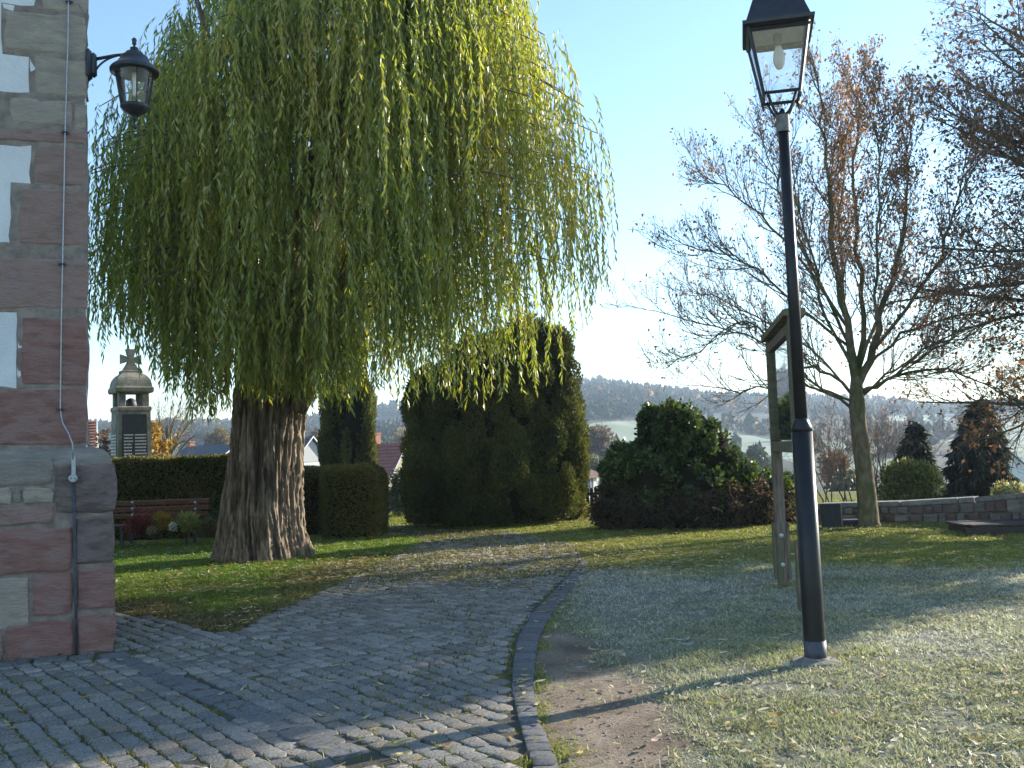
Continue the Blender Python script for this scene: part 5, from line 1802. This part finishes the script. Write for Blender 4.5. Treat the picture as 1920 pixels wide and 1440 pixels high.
def house(label, apex, ridge_dir, ridge_len, half_w, roof_h, wall_h, m_roof, m_wall, tiles=12, chimney=None, wins=(), over=.3, m_gable=None):
    """gabled house; apex = near end of the ridge, ridge_dir = from there to the far end"""
    ap = np.array(apex, float)
    rd = unit(np.array([*ridge_dir, 0.0]))
    sd = np.array([-rd[1], rd[0], 0])
    if sd[1] > 0:
        sd = -sd                                   # side that looks towards the yard
    gz = ap[2] - roof_h - wall_h
    t = thing("house", label, "house", (ap[0], ap[1], gz))
    e = ap - (0, 0, roof_h)
    b0, b1 = e + rd * over, e + rd * (ridge_len - over)
    hw = half_w * .93
    P = [b0 + sd * hw, b0 - sd * hw, b1 - sd * hw, b1 + sd * hw]
    part("wall", MB().loft([[p - (0, 0, wall_h + 2) for p in P], [p for p in P]]).geo, m_wall, t)
    for k, b in enumerate((b0, b1)):
        s_ = rd * (.06 if k == 0 else -.06)
        part("gable", MB().prism([b + sd * hw + s_, b - sd * hw + s_, b + (0, 0, roof_h * .93) + s_], -s_ * 2 + rd * .0).geo, m_gable or m_wall, t)
    ux = np.array([0, 0, roof_h]) - 0 * sd
    rf = None
    for sgn in (1, -1):
        lo = e + sd * sgn * half_w
        hi = ap
        lo2, hi2 = lo + rd * ridge_len, hi + rd * ridge_len
        nrm = unit(np.cross(rd, hi - lo)) * (1 if np.cross(rd, hi - lo)[2] > 0 else -1)
        ro = MB().prism([lo, hi, hi2, lo2], nrm * .12)
        rf = part("roof", ro.geo, m_roof, t)
        if tiles:
            tm = MB()
            for k in range(tiles):
                f0, f1 = k / tiles, (k + 1) / tiles
                a, b = lo + (hi - lo) * f0 + nrm * .125, lo + (hi - lo) * f1 + nrm * .125
                tm.add([a + nrm * .07, b + nrm * .0, b + nrm * .0 + rd * ridge_len, a + nrm * .07 + rd * ridge_len, a, a + rd * ridge_len], [(0, 1, 2, 3), (4, 0, 3, 5)])
            part("tile_courses", tm.geo, m_roof, rf, kind='stuff')
    # barge boards at the near gable
    for sgn in (1, -1):
        lo = e + sd * sgn * half_w - rd * .02
        part("barge_board", MB().prism([lo, ap - rd * .02, ap - rd * .02 + (0, 0, .16), lo + (0, 0, .16)], -rd * .05).geo, m_fr, t)
    if chimney:
        f, w_, h_ = chimney
        c = ap + rd * ridge_len * f
        part("chimney", MB().box(c + (0, 0, h_ / 2 - .4), (w_, w_, h_ + .8), np.array([rd, sd, (0, 0, 1)])).box(c + (0, 0, h_ + .05), (w_ * 1.12, w_ * 1.12, .12), np.array([rd, sd, (0, 0, 1)])).geo, m_brick, t)
    for (u, z, w_, h_) in wins:                    # on the near gable; u along the side direction
        c = b0 + sd * u + (0, 0, z) - rd * .02
        A = np.array([sd, -rd, (0, 0, 1)])
        f = part("window", MB().box(c - rd * .05, (w_ + .24, .06, h_ + .24), A).geo, m_fr, t)
        part("pane", MB().box(c - rd * .09, (w_, .03, h_), A).geo, m_pane, f)
        part("glazing_bar", MB().box(c - rd * .115, (.06, .02, h_), A).geo, m_fr, f)
    return t
house("house with steep red tiled roof and orange chimney beside the cypress", at(764, 831, 90), (-.74, .67), 7.5, 2.9, 4.4, 2.5, m_redroof, m_cream, 14, (.62, .85, 1.0))
house("white house with dark roof and grey shingled gable behind the willow trunk", at(587, 820, 105), (-.80, .60), 9, 2.6, 2.6, 3.2, m_blueroof, m_wwall, 8, None, ((-1.0, -1.0, .9, 1.0), (1.0, -1.0, .9, 1.0)), .35, m_shing)
house("house with dark slate roof and gable tinted blue for shade behind the hedge", at(446, 834, 100), (-.80, .60), 8.5, 3.6, 2.3, 3.0, m_blueroof, m_bwall, 0, (.93, .6, .5), (), .3)
house("house with old orange tiled roof partly hidden by the stone plinth", at(180, 792, 50), (-.9, -.35), 7, 2.0, 1.75, 2.5, m_orroof, m_wwall, 12)
house("pale house with blue grey roof at the edge of the field beyond the broad conifer", at(1898, 850, 95), (.35, .93), 9, 2.4, 2.4, 3.0, m_blueroof, m_wwall, 0)
# white house with hipped brown roof
WHY = 78.0
ev = at(1128, 891, WHY)
pkz = float(at(1090, 868, WHY)[2])
x1 = at(1122, 891, WHY)[0]
x0 = x1 - 5.2
HA = rotz(R(48))
hc = np.array([x1, WHY, 0.0])                    # the corner at the far right
def hp(u, v, z):
    """u back along the front from the corner, v into the house"""
    return hc - HA[0] * u + HA[1] * v + (0, 0, z)
LW, DW = 6.0, 5.0
hh_ = thing("house", "white house with hipped brown roof between the evergreen clump and ivy bush", "house", hp(LW / 2, DW / 2, ev[2] - 3))
part("wall", MB().prism([hp(LW, 0, ev[2] - 5), hp(0, 0, ev[2] - 5), hp(0, DW, ev[2] - 5), hp(LW, DW, ev[2] - 5)], (0, 0, 5)).geo, m_wwall, hh_)
ex = .28
part("roof", MB().loft([[hp(LW + ex, -ex, ev[2] + z), hp(-ex, -ex, ev[2] + z), hp(-ex, DW + ex, ev[2] + z), hp(LW + ex, DW + ex, ev[2] + z)] for z in (-.06, .06)]
                       + [[hp(LW - 2.2, 2.4, pkz + .6), hp(2.0, 2.4, pkz + .6), hp(2.0, 2.6, pkz + .6), hp(LW - 2.2, 2.6, pkz + .6)]]).geo, m_brownroof, hh_)
part("eaves_board", MB().prism([hp(LW + ex, -ex - .03, ev[2] - .14), hp(-ex, -ex - .03, ev[2] - .14), hp(-ex, -ex - .09, ev[2] - .14), hp(LW + ex, -ex - .09, ev[2] - .14)], (0, 0, .16)).geo, m_orroof, hh_)
wz = float(at(1105, 911, WHY)[2])
for u in (1.15, 3.2, 4.8):
    f = part("window", MB().box(hp(u, -.02, wz), (.80, .10, 1.35), HA).geo, m_fr, hh_)
    part("pane", MB().box(hp(u, -.08, wz), (.64, .03, 1.2), HA).geo, m_pane, f)
    part("glazing_bar", MB().box(hp(u, -.105, wz), (.05, .02, 1.2), HA).geo, m_fr, f)
    part("shutter", MB().box(hp(u - .62, -.04, wz), (.36, .06, 1.35), HA).geo, m_wwall, hh_)
part("drainpipe", MB().tube([hp(.04, -.22, ev[2] - .1), hp(.12, -.06, ev[2] - .5), hp(.12, -.06, ev[2] - 4)], .05, 6).geo, m_fr, hh_)

random.seed(41)
rng = np.random.default_rng(41)

# ------------------------------------------------------------------ wooded hills
def forest_trees(n_try):
    a = rng.uniform(-.62, .62, n_try)
    r = np.sqrt(rng.uniform(215 ** 2, 905 ** 2, n_try))
    x, y = r * np.sin(a), r * np.cos(a)
    z = ground_z(x, y)
    px, py = project(np.stack([x, y, z], 1))
    ok = ~is_field(px, py)
    ppx2, ppy2 = project(np.stack([x, y, z + 4], 1))
    ok &= ~is_field(ppx2, ppy2) | (rng.random(n_try) < .04)
    # clearings, and open pasture on the right-hand slope
    cl = fbm(np.stack([x / 70, y / 70, x * 0], 1), 3)
    ok &= (cl > .36) | (py < np.interp(px, RIDGE[:, 0], RIDGE[:, 1]) + 14)
    ok &= ~((px > 1500) & (rng.random(n_try) < .8) & (py > 778))
    return x[ok], y[ok], z[ok], px[ok], cl[ok]
fx, fy_, fz, fpx, fcl = forest_trees(15500)
nF = len(fx)
H = rng.uniform(4.2, 7.5, nF) * (.8 + .4 * rng.random(nF))
W = H * rng.uniform(.22, .40, nF)
decid = (rng.random(nF) < np.clip(.04 + .35 * smooth(.53, .64, fbm(np.stack([fx / 45, fy_ / 45, fx * 0 + 7], 1), 2)), 0, .7))
k6 = np.arange(6) * 2 * math.pi / 6
rings = []
hs_c, rs_c = (0.08, .22, .55, .80, 1.0), (.55, 1.0, .62, .33, .02)
hs_d, rs_d = (0.10, .38, .68, .90, 1.0), (.45, 1.1, 1.2, .75, .1)
VV = np.zeros((nF, 5, 6, 3))
for i in range(5):
    hh = np.where(decid, hs_d[i], hs_c[i])
    rr2 = np.where(decid, rs_d[i], rs_c[i])
    j = 1 + rng.normal(size=(nF, 6)) * .22
    VV[:, i, :, 0] = fx[:, None] + W[:, None] * rr2[:, None] * j * np.cos(k6 + rng.random((nF, 1)) * 6)
    VV[:, i, :, 1] = fy_[:, None] + W[:, None] * rr2[:, None] * j * np.sin(k6 + rng.random((nF, 1)) * 6)
    VV[:, i, :, 2] = (fz + H * hh)[:, None] + rng.normal(size=(nF, 6)) * .2
ff = grid_faces(5, 6, True)
FF = (ff[None] + (np.arange(nF) * 30)[:, None, None]).reshape(-1, 4)
dk = mixcol([(.014, .024, .014), (.026, .040, .020), (.045, .058, .026)], rng.random(nF))
au = mixcol([(.10, .06, .035), (.15, .10, .06), (.26, .14, .04), (.30, .20, .06)], rng.random(nF) ** 1.4)
fc = np.where(decid[:, None], au, dk)
m_forest = leaf_mat("woodland", trans=.1, rough=.9, spec=.05)
part("hill_forest", (VV.reshape(-1, 3), FF), m_forest, None, cols=np.repeat(fc, 30, 0), kind='stuff')

# ------------------------------------------------------------------ grass
def on_grass(x, y):
    ok = ~inside(PATH, x, y) & ~inside(kb, x, y) & ~inside(BUILD_FOOT, x, y)
    ok &= np.hypot(x - wb[0], y - wb[1]) > .62
    ok &= np.hypot(x - sb[0], y - sb[1]) > .16
    ok &= ~inside([(p[0], p[1]) for p in gv_], x, y) & ~inside([(p[0], p[1]) for p in bedp], x, y)
    return ok
def scatter(n, d0, d1, power):
    """places round the camera, thinning out with distance"""
    u = rng.random(n)
    e = 2 - power
    d = (d0 ** e + u * (d1 ** e - d0 ** e)) ** (1 / e)
    a = rng.uniform(-.56, .60, n)
    return d * np.sin(a), d * np.cos(a), d
x, y, d = scatter(950000, 3.6, 29.0, 1.7)
k = on_grass(x, y)
x, y, d = x[k], y[k], d[k]
ea = earth_at(x, y)
tuft = fbm(np.stack([x * 4.5, y * 4.5, x * 0], -1), 2)
k = rng.random(len(x)) > np.clip(ea * 1.02, 0, .985)
k &= rng.random(len(x)) < np.clip(.35 + 1.5 * (tuft - .3), .2, 1)
x, y, d, tuft = x[k], y[k], d[k], tuft[k]
n = len(x)
left = x < -0.4 - (y - 12) * 0.02
hgt = (.010 + .022 * rng.random(n)) * np.where(left, 1.35, .95 + .2 * (d > 11)) * (.5 + 1.1 * tuft)
wd = (.0018 + .00058 * d) * (.7 + .6 * rng.random(n))
an = rng.uniform(0, 6.283, n)
lean = rng.normal(size=(n, 2)) * .9
P = np.stack([x, y, ground_z(x, y) - .002], 1)
tip = P + np.stack([lean[:, 0] * hgt, lean[:, 1] * hgt, hgt], 1)
sd = np.stack([np.cos(an), np.sin(an), an * 0], 1) * wd[:, None]
GVt = np.stack([P - sd, P + sd, tip], 1).reshape(-1, 3)
tt = rng.random(n)
gc = lawn_colour(x, y, tt)
fr = frost_at(x, y)
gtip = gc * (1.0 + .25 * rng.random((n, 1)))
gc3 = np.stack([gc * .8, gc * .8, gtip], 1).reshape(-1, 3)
m_grass = leaf_mat("grass_blade", trans=.35, rough=.5, spec=.3, tcol=(1.2, 1.25, .7))
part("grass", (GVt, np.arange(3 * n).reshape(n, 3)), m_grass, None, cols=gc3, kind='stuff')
print("grass blades", n)
# moss and grass in the joints of the cobbles, denser far down the path
x, y, d = scatter(150000, 4.0, 22, 1.5)
k = inside(PATH, x, y) & ~inside(BUILD_FOOT, x, y)
mo = fbm(np.stack([x * 1.4, y * 1.4, x * 0 + 50], -1), 3)
k &= rng.random(len(x)) < np.clip((mo - .40) * 3.2 + smooth(9.5, 15, y) * .35, .0, .8)
# keep to the joints near the camera
cx2 = x * E1[0] + y * E1[1]
vv = (x * E2[0] + y * E2[1] - .10 * np.sin(cx2 * .55)) / .134
jd = np.abs(vv - np.round(vv))
k &= (jd > .40) | (y > 12.5) | (seg_dist(KERB_L, x, y) < .05)
x, y, d = x[k], y[k], d[k]
n = len(x)
hgt = (.014 + .022 * rng.random(n)) * (.8 + .03 * d)
P = np.stack([x, y, np.full(n, .012)], 1)
lean = rng.normal(size=(n, 2)) * .7
tip = P + np.stack([lean[:, 0] * hgt, lean[:, 1] * hgt, hgt + .006], 1)
an = rng.uniform(0, 6.283, n)
sd = np.stack([np.cos(an), np.sin(an), an * 0], 1) * ((.0035 + .0005 * d) * (.7 + .6 * rng.random(n)))[:, None]
mc_ = mixcol([(.07, .075, .018), (.14, .14, .03), (.22, .19, .06)], rng.random(n))
part("joint_moss", (np.stack([P - sd, P + sd, tip], 1).reshape(-1, 3), np.arange(3 * n).reshape(n, 3)), m_grass, path, cols=np.repeat(mc_, 3, 0), kind='stuff')

# ------------------------------------------------------------------ fallen leaves
m_litter = leaf_mat("fallen_willow_leaf", trans=.2, rough=.55, spec=.35, tcol=(1.1, 1.0, .6))
def leaf_geo(P, ang, L, W, curl):
    """narrow curled leaves lying about: 5 rings of 2, as 4 quads each"""
    n = len(P)
    s_ = np.linspace(0, 1, 5)
    wprof = np.array([.15, .8, 1.0, .7, .05])
    dx, dy = np.cos(ang), np.sin(ang)
    V = np.zeros((n, 5, 2, 3))
    for i in range(5):
        b = (s_[i] - .5) * L
        ben = curl * L * ((s_[i] - .5) ** 2 - .08)
        zc = curl * L * .55 * np.abs(s_[i] - .45)
        for j, q in enumerate((-1, 1)):
            V[:, i, j, 0] = P[:, 0] + dx * b - dy * (q * W * wprof[i] / 2 + ben)
            V[:, i, j, 1] = P[:, 1] + dy * b + dx * (q * W * wprof[i] / 2 + ben)
            V[:, i, j, 2] = P[:, 2] + np.abs(zc) + (.25 * W * wprof[i] * (q > 0))
    f = np.array([(0, 1, 3, 2), (2, 3, 5, 4), (4, 5, 7, 6), (6, 7, 9, 8)])
    return V.reshape(-1, 3), (f[None] + (np.arange(n) * 10)[:, None, None]).reshape(-1, 4)
x, y, d = scatter(80000, 4.2, 24, 1.3)
dens = .10 + .6 * np.exp(-((x + .6) ** 2 / 7 + (y - 14.6) ** 2 / 5)) + .55 * np.exp(-((x - .9) ** 2 / 1.6 + (y - 14.8) ** 2 / 3)) + .16 * np.exp(-((x + 3) ** 2 / 5 + (y - 12.5) ** 2 / 3))
clump = fbm(np.stack([x * 1.7, y * 1.7, x * 0 + 70], -1), 2)
onp = inside(PATH, x, y)
dens = dens * np.where(onp & (y < 11.5), .12, 1) * (.4 + 1.4 * smooth(.35, .65, clump))
dens *= 1 - .75 * earth_at(x, y)
k = (rng.random(len(x)) < dens) & ~inside(BUILD_FOOT, x, y) & (np.hypot(x - wb[0], y - wb[1]) > .75) & (seg_dist(KERB_L, x, y) > .02)
x, y = x[k], y[k]
n = len(x)
P = np.stack([x, y, np.where(inside(PATH, x, y), .020, .022 + .012 * rng.random(n))], 1)
V, F = leaf_geo(P, rng.uniform(0, 6.283, n), (.06 + .05 * rng.random(n)) * (1 + .25 * (y > 12)), .014 + .012 * rng.random(n), rng.normal(size=n) * .5)
lc = mixcol([(.14, .085, .035), (.30, .17, .05), (.44, .31, .07), (.55, .45, .18), (.60, .54, .36), (.26, .27, .06)], rng.random(n))
fr = frost_at(x, y)[:, None] * .55
lc = lc * (1 - fr) + np.array([.42, .42, .38]) * fr
part("leaf_litter", (V, F), m_litter, None, cols=np.repeat(lc, 10, 0), kind='stuff')
print("litter", n)
# the larger leaves in front, one by one
big = [(745, 1407, .17, 25, (.42, .36, .13), "long pale yellow leaf lying on the cobbles just past the lamp post's shadow"),
       (1335, 1330, .10, 4, (.40, .33, .05), "yellow green leaf curled up on the frosty grass beside the lamp post's shadow"),
       (1362, 1322, .08, -20, (.30, .10, .05), "red brown leaf touching the curled yellow green leaf"),
       (1385, 1351, .11, 0, (.26, .34, .05), "bright green leaf lying flat on the frosty grass"),
       (1458, 1352, .11, -10, (.40, .26, .05), "ochre leaf on frosty grass in line with the bright green leaf"),
       (1365, 1265, .08, -20, (.36, .27, .04), "mustard leaf in the half shade above the lamp post's shadow"),
       (1315, 1392, .09, -5, (.36, .24, .09), "tan leaf at the border of bare soil and grass"),
       (1420, 1380, .09, -12, (.38, .27, .07), "buff leaf below the ochre leaf on the grass"),
       (1655, 1282, .09, -4, (.42, .16, .05), "orange leaf on frosty grass below the street lamp's base plate"),
       (1662, 1253, .07, -25, (.46, .36, .06), "clear yellow leaf beside the street lamp's base plate"),
       (1765, 1163, .12, -18, (.34, .22, .04), "golden brown arched leaf in the streaky shade of the lawn"),
       (1740, 1170, .06, 60, (.30, .22, .16), "small crumpled pale brown leaf beside the golden arched leaf"),
       (1680, 1187, .13, -2, (.30, .20, .07), "long thin brown leaf in the shade behind the street lamp"),
       (1460, 1354, .08, 20, (.35, .2, .08), "brown leaf tucked under the ochre leaf"),
       (1460, 1376, .1, -12, (.40, .30, .08), "long straw coloured leaf on sunny frosty grass"),
       (1725, 1309, .10, -8, (.28, .36, .04), "lime green leaf lying in the sunny frosty grass"),
       (1735, 1325, .06, -10, (.46, .42, .04), "short lemon yellow leaf against the lime green one"),
       (1495, 1316, .07, -12, (.46, .38, .10), "pale yellow leaf below the street lamp on sunny grass"),
       (1563, 1352, .07, 0, (.44, .17, .05), "small bright orange leaf alone on sunny grass"),
       (1600, 1424, .13, -14, (.36, .27, .16), "long twisted beige leaf at the lower border of the lawn"),
       (1832, 1400, .11, -14, (.44, .24, .05), "amber leaf near the dark corner shadow on the lawn"),
       (1230, 1402, .11, 50, (.55, .40, .30), "pinkish curled leaf standing up on the bare soil"),
       (1217, 1428, .05, 10, (.16, .09, .06), "dark brown scrap of leaf on bare soil below the pinkish one"),
       (1345, 1130, .10, 4, (.34, .30, .22), "frosted beige leaf in the shade left of the notice board posts"),
       (1290, 1218, .14, 12, (.34, .34, .35), "white frosted long leaf in the blue shade of the lawn"),
       (1270, 1196, .11, 0, (.33, .24, .05), "dull gold leaf above the long frosted leaf"),
       (1325, 1206, .11, -5, (.38, .2, .06), "rust gold leaf to one side of the long frosted leaf"),
       (1372, 1203, .11, 5, (.35, .22, .08), "copper leaf next to the rust gold leaf"),
       (1090, 1262, .09, 15, (.30, .28, .27), "greyish frosted leaf beside the kerb stones"),
       (1475, 1258, .12, 40, (.50, .46, .40), "whitish dry leaf leaning by the foot of the street lamp")]
for (px, py, L, deg, c, label) in big:
    p = gr(px, py)
    on = inside(PATH, np.array([p[0]]), np.array([p[1]]))[0]
    P = np.array([[p[0], p[1], .021 if on else .036]])
    V, F = leaf_geo(P, np.array([R(deg)]), np.array([L]), np.array([L * random.uniform(.2, .3)]), np.array([random.choice((-1, 1)) * random.uniform(.3, .7)]))
    cc = np.array(c)[None] * (.85 + .3 * rng.random((10, 1)))
    solo("fallen_leaf", (V, F), m_litter, label, "leaf", "single leaves lying on the ground in front", cols=cc)
# small stones on the bare soil
mp_ = MB()
for i in range(420):
    q = EARTH[0]
    px, py = random.uniform(985, 1320), random.uniform(1200, 1470)
    p = gr(px, py)
    if earth_at(p[:1], p[1:2])[0] < .5 or inside(kb, p[:1], p[1:2])[0] or inside(PATH, p[:1], p[1:2])[0]:
        continue
    r_ = random.uniform(.003, .011)
    mp_.lathe(p + (0, 0, -.002), [(r_ * .6, 0), (r_, r_ * .5), (r_ * .5, r_ * random.uniform(.8, 1.2))], 5)
m_peb = mat("pebble", (.16, .13, .10), (.34, .29, .24), rough=.9, scale=60)
part("pebbles", mp_.geo, m_peb, None, kind='stuff')

# ------------------------------------------------------------------ morning haze in the valley air
HZ_TOP = float(GZ.max()) + 11.0
print('haze top', HZ_TOP)
hv = MB().box((0, 420, (HZ_TOP - 52) / 2), (2700, 1700, HZ_TOP + 52))
m_haze = bpy.data.materials.new("haze_air")
m_haze.use_nodes = True
nt = m_haze.node_tree
nt.nodes.remove(nt.nodes['Principled BSDF'])
pv = nt.nodes.new('ShaderNodeVolumePrincipled')
pv.inputs['Color'].default_value = (.62, .80, 1.0, 1)
pv.inputs['Density'].default_value = HAZE_DENSITY
pv.inputs['Anisotropy'].default_value = .3
nt.links.new(pv.outputs[0], nt.nodes['Material Output'].inputs['Volume'])
part("haze", hv.geo, m_haze, None, kind='stuff')
